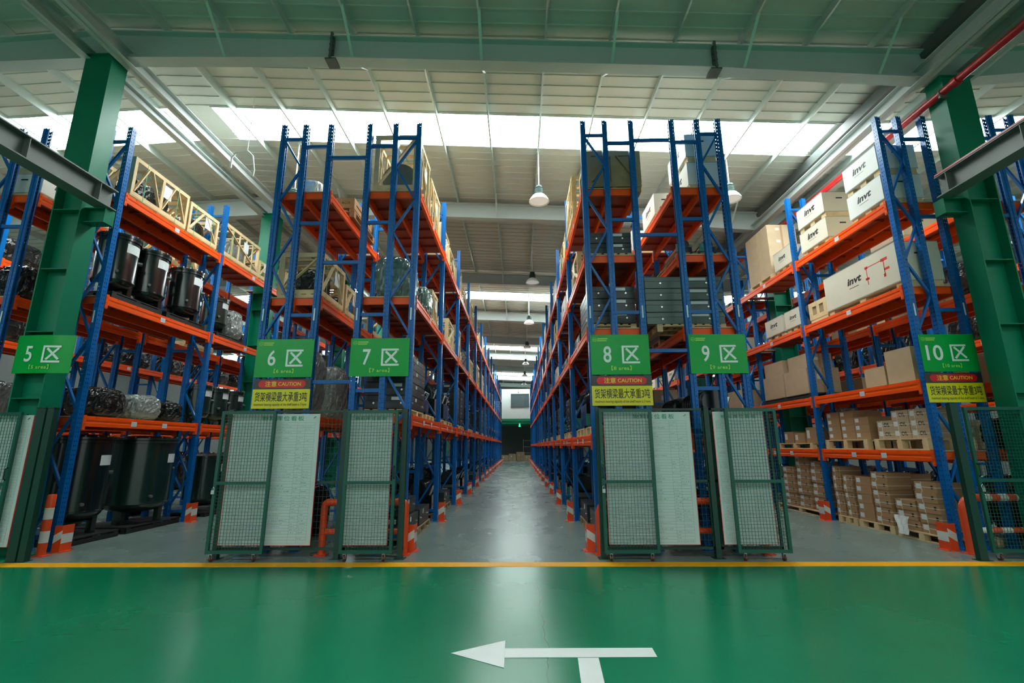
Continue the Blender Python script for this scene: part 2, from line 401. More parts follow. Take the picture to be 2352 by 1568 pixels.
# columns
def column(x, y, lower_flip):
    zt = roof_top(x) - depth_at(x); w, d = .25, .17
    b = MB()
    b.box(x - w, x - w + .02, y - d, y + d, 0, zt - .02); b.box(x + w - .02, x + w, y - d, y + d, 0, zt - .02)
    b.box(x - w + .02, x + w - .02, y - .01, y + .01, 0, zt - .02)
    b.box(x - w + .02, x + w - .02, y - d + .002, y - d + .014, 6.12, zt - .02)
    z = .5
    while z < 6.0:
        b.box(x - w + .02, x + w - .02, y - d + .01, y + d - .01, z, z + .016); z += 1.08 if z > 2.3 else .62
    b.box(x - w - .06, x + w + .06, y - d - .06, y + d + .06, 0, .025)
    b.box(x - w - .06, x + w + .06, y - d - .04, y + d + .04, zt - .02, zt)
    return ob('pillar', b, 'column_green', kind='structure')
for yr in RAFT:
    if yr < 5 or yr > 52: continue
    for x, sgn in ((CX_L, 1), (CX_R, -1)):
        c = column(x, yr, sgn)
        if yr < 8:     # corbel that carries the runway beam
            k = MB(); xe = x + sgn * .25
            a, e = sorted((xe, xe + sgn * .36))
            k.box(a, e, yr - .1, yr + .1, 5.40, 5.415); k.box(a, e, yr - .1, yr + .1, 5.655, 5.67); k.box(a, e, yr - .008, yr + .008, 5.40, 5.67)
            k.box(min(e, xe + sgn * .36) - .006, min(e, xe + sgn * .36) + .006, yr - .1, yr + .1, 5.40, 5.67) if sgn > 0 else k.box(a - .006, a + .006, yr - .1, yr + .1, 5.40, 5.67)
            ob('corbel', k, 'column_green', c)
# runway beams that stop at the first columns
for x, lab in ((-7.2, 'left'), (7.25, 'right')):
    b = MB(); ye = 7.53 if x < 0 else 7.40
    b.box(x - .13, x + .13, YMIN, ye, 5.672, 5.69); b.box(x - .11, x + .11, YMIN, ye, 6.03, 6.05); b.box(x - .006, x + .006, YMIN, ye, 5.68, 6.04)
    for yy in (7.2, 6.0, 4.0): b.box(x - .1, x + .1, yy - .006, yy + .006, 5.69, 6.03)
    r = ob('runway_beam', b, 'runway_steel', kind='structure')
    if x > 0:
        k = MB(); k.box(x - .118, x + .118, YMIN, ye - .02, 6.05, 6.08); ob('runway_rail', k, 'pipe_red', r)
# red sprinkler pipe
b = MB(); b.tube([(7.48, YMIN + .5, 7.62), (7.48, 30, 7.63), (7.48, YMAX - .01, 7.64)], .062, 14)
for yy in (6.99,): b.tube([(7.48, yy - .05, 7.62), (7.48, yy + .05, 7.62)], .08, 14)
p = thing('sprinkler_pipe', 'long red pipe running under the roof past the right green column', 'pipe', b.mesh('sprinkler_pipe', ['pipe_red']))
for yy in (1.2, 7.27, 13.4, 19.6, 25.7):
    k = MB(); k.tube([(7.48, yy - .018, 7.62), (7.48, yy + .018, 7.62)], .075, 12); k.box(7.42, 7.56, yy - .02, yy + .02, 7.52, 7.555)
    ob('pipe_clamp', k, 'steel_dark', p)
# bent conduit by the left ridge
b = MB(); b.tube([(-6.35, 9.3, 7.65), (-6.35, 9.3, 7.9), (-6.27, 9.3, 8.02), (-6.0, 9.3, 8.05), (-5.9, 9.32, 7.95), (-5.85, 9.35, 7.62), (-5.9, 9.4, 7.5)], .022, 8)
b.tube([(-6.02, 9.3, 8.03), (-6.02, 9.3, roof_top(-6.02) + .19)], .008, 6)
thing('conduit_loop', 'bent white conduit loop hanging from the roof above rack five', 'conduit', b.mesh('conduit_loop', ['lamp_white']))

# office block at the far end
YO = 51.0
b = MB(); b.box(-5, 5, YO, YMAX, 4.45, 7.62)
r = ob('wall_office', b, 'office_wall', kind='structure')
b = MB(); b.box(-5, 5, YO - .03, YMAX, 3.92, 4.45); b.box(-5, 5, YO - .06, YO, 4.18, 4.22); ob('trim_1', b, 'office_green', kind='structure')
b = MB()
wx0, wx1, wz0, wz1 = -.84, 1.12, 5.67, 7.1
for q in ((wx0, wx1, wz0, wz0 + .07), (wx0, wx1, wz1 - .07, wz1), (wx0, wx0 + .07, wz0, wz1), (wx1 - .07, wx1, wz0, wz1), (-.36, -.30, wz0, wz1), (.46, .54, wz0, wz1), (.30, .34, wz0, wz1)):
    b.box(q[0], q[1], YO - .05, YO + .02, q[2], q[3])
wn = ob('window_1', b, 'steel_dark', kind='structure')
b = MB(); b.box(wx0 + .05, wx1 - .05, YO - .02, YO - .005, wz0 + .05, wz1 - .05); ob('pane', b, 'window_glass', wn)
b = MB(); b.box(-.01, .17, YO - .05, YO - .035, 3.60, 3.72); b.box(.02, .14, YO - .03, YO + .05, 3.72, 3.92)
thing('exit_light', 'small green exit light under the far office block', 'light', b.mesh('exit_light', ['exit_green']))
b = MB(); b.tube([(-.02, YO - .05, 7.3), (-.02, YO - .05, 7.55)], .01, 6); b.box(-.07, .03, YO - .10, YO - .0, 7.22, 7.3)
thing('wall_camera', 'small dark camera on the far white office wall above window', 'camera', b.mesh('wall_camera', ['steel_dark']))

# ------------------------------------------------------------------ floor markings
b = MB(); b.box(XMIN + .1, XMAX - .1, LINE_Y0, LINE_Y1, 0.0, .0025)
thing('floor_line', 'yellow line painted across the floor between green and grey areas', 'floor marking', b.mesh('floor_line', ['line_yellow']))
b = MB()
zz = .0025
b.face([(-.554, 4.177, zz), (-.123, 3.923, zz), (-.128, 4.427, zz)])
b.face([(-.128, 4.093, zz), (1.058, 4.111, zz), (1.064, 4.282, zz), (-.128, 4.269, zz)])
b.face([(.50, 2.4, zz), (.335, 2.4, zz), (.441, 4.0937, zz), (.602, 4.0962, zz)][::-1])
thing('floor_arrow', 'white painted floor arrow pointing left with a branch toward viewer', 'floor marking', b.mesh('floor_arrow', ['arrow_white']))

# ------------------------------------------------------------------ high-bay lamps
lb = MB(); lb.lathe([(.0, .0), (.012, .0), (.012, 1.0), (0, 1.0)], 8)
def lamp_spec(drop):
    body = MB(); body.lathe([(.0, .43), (.085, .43), (.095, .42), (.095, .38), (.07, .37), (.07, .35), (.11, .34), (.11, .17), (.09, .16)], 20)
    for i in range(5): body.lathe([(.1, .33 - i * .03), (.122, .33 - i * .03), (.122, .318 - i * .03), (.1, .318 - i * .03)], 20)
    hood = MB(); hood.lathe([(.09, .19), (.12, .185), (.165, .155), (.21, .10), (.25, .03), (.262, 0), (.257, .0), (.20, .095), (.15, .15), (.08, .18)], 28)
    lens = MB(); lens.lathe([(.235, .025), (.0, .03)], 28)
    rod = MB(); rod.tube([(0, 0, .43), (0, 0, drop)], .014, 8); rod.lathe([(.0, drop), (.05, drop), (.05, drop - .03), (.0, drop - .03)], 12)
    return ('pendant_lamp', 'lamp', None, [('lamp_body', body.mesh('lamp_body', ['lamp_dark'])), ('lamp_shade', hood.mesh('lamp_shade', ['lamp_white'])), ('lens', lens.mesh('lens', ['lamp_lens'])), ('rod', rod.mesh('rod', ['lamp_white']))])
for xa, za, nm, cnt in ((.56, 7.68, 'centre aisle', 7), (5.42, 7.68, 'aisle between signs nine and ten', 3), (-5.75, 7.68, 'aisle between signs five and six', 3)):
    sp = lamp_spec(roof_top(xa) + .19 - za)
    for i in range(cnt):
        inst(sp, '%s white high bay lamp from the front over the %s' % (ORD[i], nm), (xa, 11.0 + 6.15 * i, za), group='high bay lamps over the ' + nm)

# ------------------------------------------------------------------ pallet racks
def post_mesh(s, holes):
    b = MB(); w, d, p = .055, .05, .075
    def strip(o, u, width, cols, hw, hh):
        # perforated strip in the plane of u (horizontal unit) and z
        o = Vector(o); u = Vector(u); cuts = [0.0]
        for c in cols: cuts += [c - hw / 2, c + hw / 2]
        cuts.append(width)
        if not holes:
            b.face([o, o + u * width, o + u * width + Vector((0, 0, ZT)), o + Vector((0, 0, ZT))]); return
        z = 0.0; pts = lambda a, c, z0, z1: [o + u * a + Vector((0, 0, z0)), o + u * c + Vector((0, 0, z0)), o + u * c + Vector((0, 0, z1)), o + u * a + Vector((0, 0, z1))]
        while z < ZT - .001:
            z1 = min(ZT, z + p)
            if z1 - z < p - .001: b.face(pts(0, width, z, z1)); break
            b.face(pts(0, width, z, z + p - hh))
            for i in range(0, len(cuts) - 1, 2): b.face(pts(cuts[i], cuts[i + 1], z + p - hh, z1))
            z = z1
    xo, xi = s * d, -s * d
    strip((xo, -w, 0), (0, 1, 0), 2 * w, (.03, .07), .010, .024)            # web faces the aisle
    for y in (-w, w):
        sg = 1 if y < 0 else -1
        strip((xi, y + sg * .012, 0), (s, 0, 0), .042, (.024,), .009, .016)       # flanges, stepped
        b.face([(xi + s * .042, y + sg * .012, 0), (xi + s * .05, y, 0), (xi + s * .05, y, ZT), (xi + s * .042, y + sg * .012, ZT)])
        strip((xi + s * .05, y, 0), (s, 0, 0), .05, (.022,), .009, .016)
        b.face([(xi, y + sg * .012, 0), (xi, y + sg * .034, 0), (xi, y + sg * .034, ZT), (xi, y + sg * .012, ZT)])
    b.box(-d - .03, d + .03, -w - .03, w + .03, 0, .01)
    return b.mesh('post', ['blue_paint'])
POST = {(s, h): post_mesh(s, h) for s in (1, -1) for h in (True, False)}

def beam_mesh(s, length, labels=()):
    prof = [(0, 0), (.05, 0), (.05, .062), (.042, .07), (.042, .10), (.05, .108), (.05, .15), (.03, .15), (.03, .178), (0, .178)]
    b = MB(); b.prism([(s * x, z) for x, z in (prof if s > 0 else prof[::-1])], .062, length - .062)
    for y in (.058, length - .058):
        x0, x1 = sorted((s * -.004, s * .062)); b.box(x0, x1, y - (.004 if y < 1 else .05), y + (.05 if y < 1 else .004), -.07, .19)
        for z in (-.045, .04, .13): b.box(min(s * .062, s * .07), max(s * .062, s * .07), y - .008 + (.02 if y < 1 else -.02), y + .008 + (.02 if y < 1 else -.02), z - .008, z + .008)
    k = .35
    while k < length - .2:                       # hooks of the support bars on the ledge
        x0, x1 = sorted((s * .03, s * .053)); b.box(x0, x1, k - .03, k + .03, .15, .168); k += .45
    return b.mesh('shelf_beam', ['orange_paint'])
TAG = {}
for s in (1, -1):
    b = MB(); x0, x1 = sorted((s * .050, s * .0525)); b.box(x0, x1, -.065, .065, .035, .125)
    b.box(min(s * .0525, s * .0532), max(s * .0525, s * .0532), -.05, .05, .085, .088, 1); b.box(min(s * .0525, s * .0532), max(s * .0525, s * .0532), -.05, .035, .065, .068, 1)
    TAG[s] = b.mesh('beam_tag', ['tag_paper', 'ink_grey'])

ROWS = {}
NUM = {'3': 'shadowed far left', '4': 'leftmost front', '5': 'five', '6': 'six', '7': 'seven', '8': 'eight', '9': 'nine', '10': 'ten', '11': 'rightmost front', '12': 'shadowed far right'}
def rname(r): return ('rack ' + NUM[r]) if r in ('5', '6', '7', '8', '9', '10') else NUM[r] + ' rack'
def rack(rid, label, xo, xm, xi, levels, bays, near=8, frame_extra=None, holes_to=3, notch=(), spacers=None):
    s = 1 if xo > xi else -1
    r = thing('pallet_rack', label, 'pallet rack', None, (xo, Y0, 0)); ROWS[rid] = (xo, xi, s, levels)
    dm, di = xm - xo, xi - xo
    br = MB()
    nodes = [7.32, 6.73, 6.06, 5.44, 4.77, 4.14, 3.5, 2.86, 2.22, 1.58, .94, .32]
    a, c = -s * .03, dm + s * .03
    for i, (z0, z1) in enumerate(zip(nodes, nodes[1:])):
        p, q = ((a, z0), (c, z1)) if i % 2 == 0 else ((c, z0), (a, z1))
        br.bar((p[0], 0, p[1]), (q[0], 0, q[1]), .035, .045, up=(0, 1, 0))
        br.box(p[0] - .008, p[0] + .008, -.062, .062, p[1] - .008, p[1] + .008)
    for z in (7.36, .22): br.bar((a, 0, z), (c, 0, z), .04, .055)
    for z in (7.19, 5.61, 3.86, 2.53, 1.05): br.bar((dm, 0, z), (di, 0, z), .045, .06)
    bm = br.mesh('upright_frame', ['blue_paint'])
    tg = MB(); x0 = -s * .05; tg.box(-.018, .006, -.0575, -.0555, 3.75, 3.97)
    tagm = tg.mesh('capacity_sticker', ['paper'])
    spm = None
    if spacers:
        k = MB(); k.bar((di + .053 * (1 if spacers[0] > xi else -1), 0, 0), (spacers[0] - xo - .053 * (1 if spacers[0] > xi else -1), 0, 0), .045, .06)
        spm = k.mesh('row_spacer', ['blue_paint'])
    for f in range(bays + 1):
        fr = link('upright_frame', bm, r, (0, BAY * f, 0))
        for x in (0, dm, di):
            p = link('post', POST[(s, f < holes_to)], fr, (x, 0, 0))
        if f == 0:
            link('capacity_sticker', tagm, fr); link('capacity_sticker', tagm, fr, (di, 0, 0))
        if spm:
            for z in spacers[1]: link('row_spacer', spm, r, (0, BAY * f, z))
    bmA, bmI = beam_mesh(s, BAY), beam_mesh(-s, BAY)
    def deck(notched):
        d = MB(); x0, x1 = sorted((s * .02, di - s * .02))
        spans = [(.07, BAY - .07)]
        if notched: spans = [(.07, notched[0]), (notched[1], BAY - .07)]
        for y0, y1 in spans:
            if y1 - y0 < .1: continue
            d.box(x0, x1, y0, y1, -.018, 0, 0); d.box(x0, x1, y0, y1, -.03, -.0182, 1)
            y = y0 + .2
            while y < y1 - .06: d.box(x0, x1, y - .02, y + .02, -.075, -.03, 1); y += .45
        return d.mesh('shelf_deck', ['plywood', 'deck_steel'])
    dm0 = deck(None)
    eb = MB(); x0, x1 = sorted((-s * .05, di + s * .05)); eb.box(x0, x1, .075, .115, -.15, -.02)
    ebm = eb.mesh('end_beam', ['orange_paint'])
    far_b, far_d = MB(), MB()
    for k in range(bays):
        y = BAY * k
        for z in levels:
            zb = z - .178
            if k < near:
                bo = link('shelf_beam', bmA, r, (s * .002, y, zb))
                if k < 4:
                    for t in ((1.15, 1.95) if z < 2.4 else (1.45,)): link('beam_tag', TAG[s], bo, (0, t, 0))
                nk = [q for q in notch if q[0] == k]
                if not nk:
                    link('inner_beam', bmI, r, (di - s * .002, y, zb))
                    if k < 4: link('middle_beam', bmI, r, (dm, y, zb - .032))
                link('shelf_deck', deck(nk[0][1]) if nk else dm0, r, (0, y, z))
            else:
                x0, x1 = sorted((0, s * .05)); far_b.box(x0, x1, y + .06, y + BAY - .06, zb, z - .018)
                x0, x1 = sorted((di, di - s * .05)); far_b.box(x0, x1, y + .06, y + BAY - .06, zb, z - .018)
                x0, x1 = sorted((s * .02, di)); far_d.box(x0, x1, y + .07, y + BAY - .07, z - .03, z)
            if k == 0: link('end_beam', ebm, r, (0, 0, z))
    if bays > near:
        ob('distant_beam', far_b, 'orange_paint', r, kind='stuff'); ob('distant_deck', far_d, 'deck_steel', r, kind='stuff')
    return r
L3 = (2.13, 4.22, 6.30)
L4 = (1.78, 3.61, 4.97, 6.30)
rack('5', 'tall blue and orange pallet rack holding black tanks beside the leftmost green column', -7.45, -7.86, -8.35, (2.14, 4.29, 6.31), 8, near=6, notch=((1, (2.28, 2.75)), (3, (2.38, 2.85)), (5, (2.48, 2.95))))
rack('6', 'blue and orange pallet rack carrying sign six and a caution sign', -4.452, -4.037, -3.552, L3, 9, spacers=(-2.805, (6.95, 4.84, 2.68)))
rack('7', 'long blue and orange pallet rack carrying sign seven along centre aisle', -1.859, -2.304, -2.805, L3, 14)
rack('8', 'long blue and orange pallet rack carrying sign eight along centre aisle', 1.256, 1.666, 2.162, L4, 14, near=8, spacers=(2.933, (7.24, 5.31, 3.18)))
rack('9', 'blue and orange pallet rack carrying sign nine without caution sign', 3.81, 3.41, 2.933, L4, 9)
rack('10', 'blue and orange pallet rack carrying sign ten, stacked with cartons', 6.816, 7.20, 7.66, (1.50, 2.67, 4.33, 5.95), 8, near=6, notch=((1, (2.28, 2.75)), (3, (2.38, 2.85)), (5, (2.48, 2.95))))
rack('4', 'blue pallet rack at the left edge behind the green column and rack five', -10.05, -9.6, -9.1, (2.14, 4.29, 6.31), 5)
rack('3', 'dark pallet rack seen through the leftmost racks, across the next aisle', -13.1, -13.5, -14.0, (2.14, 4.29, 6.31), 5, near=5, holes_to=0)
rack('12', 'dark pallet rack seen through the rightmost racks, across the next aisle', 12.4, 12.8, 13.3, (1.50, 2.67, 4.33, 5.95), 5, near=5, holes_to=0)
rack('11', 'blue pallet rack at the right edge behind the right green column', 9.3, 8.9, 8.42, (1.50, 2.67, 4.33, 5.95), 5)

# ------------------------------------------------------------------ striped guards at the feet of the posts
def guard_spec(s):
    b = MB(); h, w = .40, .125
    # face toward the viewer: orange with a slanted white band, in three pieces
    y0, y1 = -.105, -.099; x0, x1 = s * .084, s * (.084 + w)
    def plate(z0a, z0b, z1a, z1b, m):
        b.face([(x0, y0, z0a), (x1, y0, z0b), (x1, y0, z1b), (x0, y0, z1a)], m); b.face([(x0, y1, z0a), (x1, y1, z0b), (x1, y1, z1b), (x0, y1, z1a)], m)
        for p, q in (((x0, z0a), (x0, z1a)), ((x1, z0b), (x1, z1b))): b.face([(p[0], y0, p[1]), (p[0], y1, p[1]), (q[0], y1, q[1]), (q[0], y0, q[1])], m)
    plate(.008, .008, .13, .21, 0); plate(.13, .21, .25, .33, 1); plate(.25, .33, h, h, 0)
    b.face([(x0, y0, h), (x1, y0, h), (x1, y1, h), (x0, y1, h)])
    xa, xb = sorted((x1, x1 - s * .006)); b.box(xa, xb, -.099, .10, .008, .13); b.box(xa, xb, -.099, .10, .13, .27, 1); b.box(xa, xb, -.099, .10, .27, h)
    xa, xb = sorted((x0, x1 + s * .05)); b.box(xa, xb, -.14, .11, 0, .008)
    g = b.mesh('post_guard', ['guard_orange', 'guard_white'])
    k = MB()
    for y in (-.125, .085): k.lathe([(.012, .008), (.012, .02), (0, .02)], 8, (x1 + s * .03, y, 0))
    return ('post_guard', 'post guard', g, [('anchor_bolt', k.mesh('anchor_bolt', ['chrome']))])
GS = {1: guard_spec(1), -1: guard_spec(-1)}
for rid, nmax in (('5', 4), ('7', 15), ('8', 15), ('10', 4)):
    xo, xi, s, lv = ROWS[rid]
    for f in range(nmax):
        inst(GS[s], 'orange and white striped guard at foot of the %s upright of %s' % (ORD[f], rname(rid)), (xo, Y0 + BAY * f, 0), group='striped post guards of rack ' + rid)

# ------------------------------------------------------------------ signs
def plate_text(b, t, x, z, w, h, m, y, **k): b.text(t, (x, y, z), (1, 0, 0), (0, 0, 1), w, h, m, **k)
def area_sign(num, x0, x1, z0, z1, y, label, bend=0.0):
    w, h = x1 - x0, z1 - z0
    r = thing('area_sign', label, 'sign', None, (x0, y, z0))
    f = (lambda x: -bend * (1 - (2 * x / w - 1) ** 2)) if bend else (lambda x: 0.0)
    n = 24 if bend else 1; b = MB()
    for i in range(n):
        a, c = w * i / n, w * (i + 1) / n
        b.face([(a, f(a), 0), (c, f(c), 0), (c, f(c), h), (a, f(a), h)], 0, bool(bend)); b.face([(a, f(a) + .006, 0), (a, f(a) + .006, h), (c, f(c) + .006, h), (c, f(c) + .006, 0)], 0, bool(bend))
        for z in (0, h): b.face([(a, f(a), z), (c, f(c), z), (c, f(c) + .006, z), (a, f(a) + .006, z)])
    for a in (0, w): b.face([(a, f(a), 0), (a, f(a), h), (a, f(a) + .006, h), (a, f(a) + .006, 0)])
    ob('board', b, 'sign_green', r)
    b = MB(); yy = -.0025
    nw = .135 * len(num) * w + (.03 * w if len(num) > 1 else 0)
    nx = (.215 if len(num) == 1 else .09) * w
    plate_text(b, num, nx, .30 * h, nw, .41 * h, 0, yy, bold=.012)
    # the character for district: an open square bracket with a cross
    bx, bz, bw, bh = .53 * w, .275 * h, .30 * w, .445 * h; t = .033 * w
    q = lambda pts: b.face([(px, yy, pz) for px, pz in pts])
    q([(bx, bz), (bx + t, bz), (bx + t, bz + bh), (bx, bz + bh)])
    q([(bx + t, bz), (bx + bw, bz), (bx + bw, bz + t), (bx + t, bz + t)])
    q([(bx + t, bz + bh - t), (bx + bw * .97, bz + bh - t), (bx + bw * .97, bz + bh), (bx + t, bz + bh)])
    for ci, (p0, p1) in enumerate((((.24, .17), (.86, .86)), ((.24, .84), (.90, .19)))):
        a = Vector((bx + bw * p0[0], bz + bh * p0[1])); c = Vector((bx + bw * p1[0], bz + bh * p1[1])); d = (c - a).normalized(); nrm = Vector((-d.y, d.x)) * t * .55
        b.face([(px, yy - .0006 * ci, pz) for px, pz in (a - nrm, c - nrm, c + nrm, a + nrm)])
    if bend: b.v = [(x, y + f(x) - .006, z) for x, y, z in b.v]
    ob('number_lettering', b, 'ink_white', r)
    b = MB(); plate_text(b, '\u3010%s area\u3011' % num, .34 * w, .105 * h, .34 * w, .115 * h, 0, yy - .0005, bold=.012, spacing=1.1)
    if bend: b.v = [(x, y + f(x) - .006, z) for x, y, z in b.v]
    ob('area_lettering', b, 'ink_lime', r)
    b = MB(); cx, cz, ro = .075 * w, .875 * h, .034 * w       # small logo: ring with a word, two rows of fine print
    if num != '5':
        for i in range(24):
            a0, a1 = 2 * math.pi * i / 24, 2 * math.pi * (i + 1) / 24
            b.face([(cx + rr * math.cos(a), yy, cz + rr * math.sin(a)) for rr, a in ((ro, a0), (ro, a1), (ro * .84, a1), (ro * .84, a0))])
        plate_text(b, 'invt', cx - ro * .6, cz - ro * .28, ro * 1.2, ro * .55, 0, yy, bold=.02, shear=.2)
        for row in range(2):
            x = cx + ro * 1.35
            for i in range(9 + (row == 0)):
                dw = .018 * w; zz = cz + (ro * .12 if row == 0 else -ro * .85)
                b.box(x, x + dw * .8, yy - .0003, yy, zz, zz + ro * .62); x += dw
        ob('logo', b, 'ink_lime', r, label='pale green ring logo and fine print')
    b = MB()
    for x in (.03 * w, .97 * w): b.bar((x, -.004, h - .025), (x, .01, h + .012), .008, .008)
    ob('hanging_wire', b, 'steel_dark', r)
SY = Y0 - .075
area_sign('6', -4.49, -3.50, 2.755, 3.415, SY, 'green sign reading six above a caution sign, left of the centre aisle')
area_sign('7', -2.87, -1.858, 2.757, 3.42, SY, 'green sign reading seven with no caution sign below it')
area_sign('8', 1.227, 2.219, 2.762, 3.449, SY, 'green sign reading eight above a caution sign, right of the centre aisle')
area_sign('9', 2.894, 3.852, 2.77, 3.443, SY, 'green sign reading nine hung on blue rack posts')
area_sign('10', 6.759, 7.68, 2.775, 3.412, SY, 'green sign reading ten above a caution sign, far right')
area_sign('5', -8.04, -7.11, 2.755, 3.37, 7.48 - .17 - .012, 'bent glossy green sign reading five fixed to the left green column', bend=.05)
def caution(x0, x1, z0, z1, label):
    w, h = x1 - x0, z1 - z0; r = thing('caution_sign', label, 'sign', None, (x0, SY, z0))
    b = MB(); zm = .655 * h
    b.box(0, w, 0, .006, 0, zm, 0); b.box(0, w, 0, .006, zm, h, 1)
    ob('board', b, ['sign_yellow', 'sign_charcoal'], r)
    b = MB(); c0, c1, zc, rr = .085 * w + .125 * h, .915 * w - .125 * h, .83 * h, .125 * h; pts = []
    for i in range(13): a = math.pi / 2 + math.pi * i / 12; pts.append((c0 + rr * math.cos(a), -.002, zc + rr * math.sin(a)))
    for i in range(13): a = -math.pi / 2 + math.pi * i / 12; pts.append((c1 + rr * math.cos(a), -.002, zc + rr * math.sin(a)))
    b.face(pts); ob('red_band', b, 'sign_red', r)
    b = MB(); plate_text(b, '\u6ce8\u610f', .205 * w, zc - .085 * h, .20 * w, .185 * h, 0, -.0035, bold=.008)
    plate_text(b, 'CAUTION', .435 * w, zc - .058 * h, .395 * w, .125 * h, 0, -.0035, bold=.012)
    ob('caution_lettering', b, 'ink_yellow', r)
    b = MB(); plate_text(b, '\u8d27\u67b6\u6a2a\u6881\u6700\u5927\u627f\u91cd3\u5428', .045 * w, .235 * h, .91 * w, .33 * h, 0, -.002, bold=.008)
    plate_text(b, 'maximum bearing capacity of the shelf beam is 3 tons', .045 * w, .07 * h, .91 * w, .115 * h, 0, -.002, bold=.006)
    ob('warning_lettering', b, 'ink_black', r)
caution(-4.474, -3.503, 2.228, 2.722, 'red and yellow caution sign hanging under the green sign six')
caution(1.221, 2.227, 2.245, 2.745, 'red and yellow caution sign hanging under the green sign eight')
caution(6.742, 7.67, 2.268, 2.752, 'red and yellow caution sign hanging under the green sign ten')

# ------------------------------------------------------------------ mesh gates, fence panels and whiteboards
def wire_mesh(x0, x1, z0, z1, sx=.046, sz=.048, t=.0045):
    b = MB(); n = max(1, round((x1 - x0) / sx))
    for i in range(1, n): x = x0 + (x1 - x0) * i / n; b.box(x - t / 2, x + t / 2, -t / 2, t / 2, z0, z1)
    n = max(1, round((z1 - z0) / sz))
    for i in range(1, n): z = z0 + (z1 - z0) * i / n; b.box(x0, x1, -t / 2 - .004, t / 2 - .004, z - t / 2, z + t / 2)
    return b
def caster():
    br = MB(); br.box(-.02, .02, -.03, .03, .098, .105); br.box(-.020, -.016, -.022, .022, .03, .10); br.box(.016, .020, -.022, .022, .03, .10)
    wh = MB(); wh.tube([(-.014, 0, .04), (.014, 0, .04)], .04, 16)
    return br.mesh('caster', ['chrome']), wh.mesh('wheel', ['rubber_red'])
CAST = caster()
def gate(label, x0, x1, y, z1=2.14, handle=None, lock=None, rail=1.06):
    w = x1 - x0; r = thing('mesh_gate', label, 'gate', None, (x0, y, 0)); t = .045
    b = MB(); b.box(0, t, -.02, .02, .105, z1); b.box(w - t, w, -.02, .02, .105, z1); b.box(t, w - t, -.02, .02, .105, .105 + t); b.box(t, w - t, -.02, .02, z1 - t, z1); b.box(t, w - t, -.02, .02, rail, rail + t)
    ob('frame', b, 'gate_green', r)
    for z0, z2 in ((.15, rail), (rail + t, z1 - t)): ob('mesh_panel', wire_mesh(t, w - t, z0, z2), 'gate_green', r)
    for x in (.09, w - .12):
        c = link('caster', CAST[0], r, (x, 0, 0)); link('wheel', CAST[1], c)
    if handle is not None:
        k = MB(); x = handle * w + (.022 if handle < .5 else -.022); k.tube([(x, -.02, 1.14), (x, -.055, 1.16), (x, -.055, 1.30), (x, -.02, 1.32)], .009, 8); ob('handle', k, 'black_paint', r)
    if lock is not None:
        x = lock * w + (.02 if lock < .5 else -.02); k = MB(); k.box(x - .022, x + .022, -.05, -.03, .93, .985); k.tube([(x - .014, -.04, .985), (x - .014, -.04, 1.015), (x, -.04, 1.03), (x + .014, -.04, 1.015), (x + .014, -.04, .985)], .005, 6); ob('padlock', k, 'chrome', r)
    return r
def fence(label, x0, x1, y, z1=2.16, posts=(0,), pw=.075):
    w = x1 - x0; r = thing('fence_panel', label, 'fence', None, (x0, y, 0)); t = .035
    b = MB(); b.box(0, w, -.015, .015, .12, .12 + t); b.box(0, w, -.015, .015, z1 - t, z1); b.box(0, w, -.015, .015, 1.06, 1.06 + t); b.box(0, t, -.015, .015, .12, z1); b.box(w - t, w, -.015, .015, .12, z1)
    ob('frame', b, 'gate_dark', r)
    ob('mesh_panel', wire_mesh(t, w - t, .155, z1 - t, .06, .09), 'gate_dark', r)
    for px in posts:
        k = MB(); k.box(px - pw / 2, px + pw / 2, -.04 - .015, .04 - .015, .008, z1 + .015); k.box(px - pw / 2 - .04, px + pw / 2 + .04, -.10, .07, 0, .008)
        ob('post', k, 'gate_dark', r)
    return r
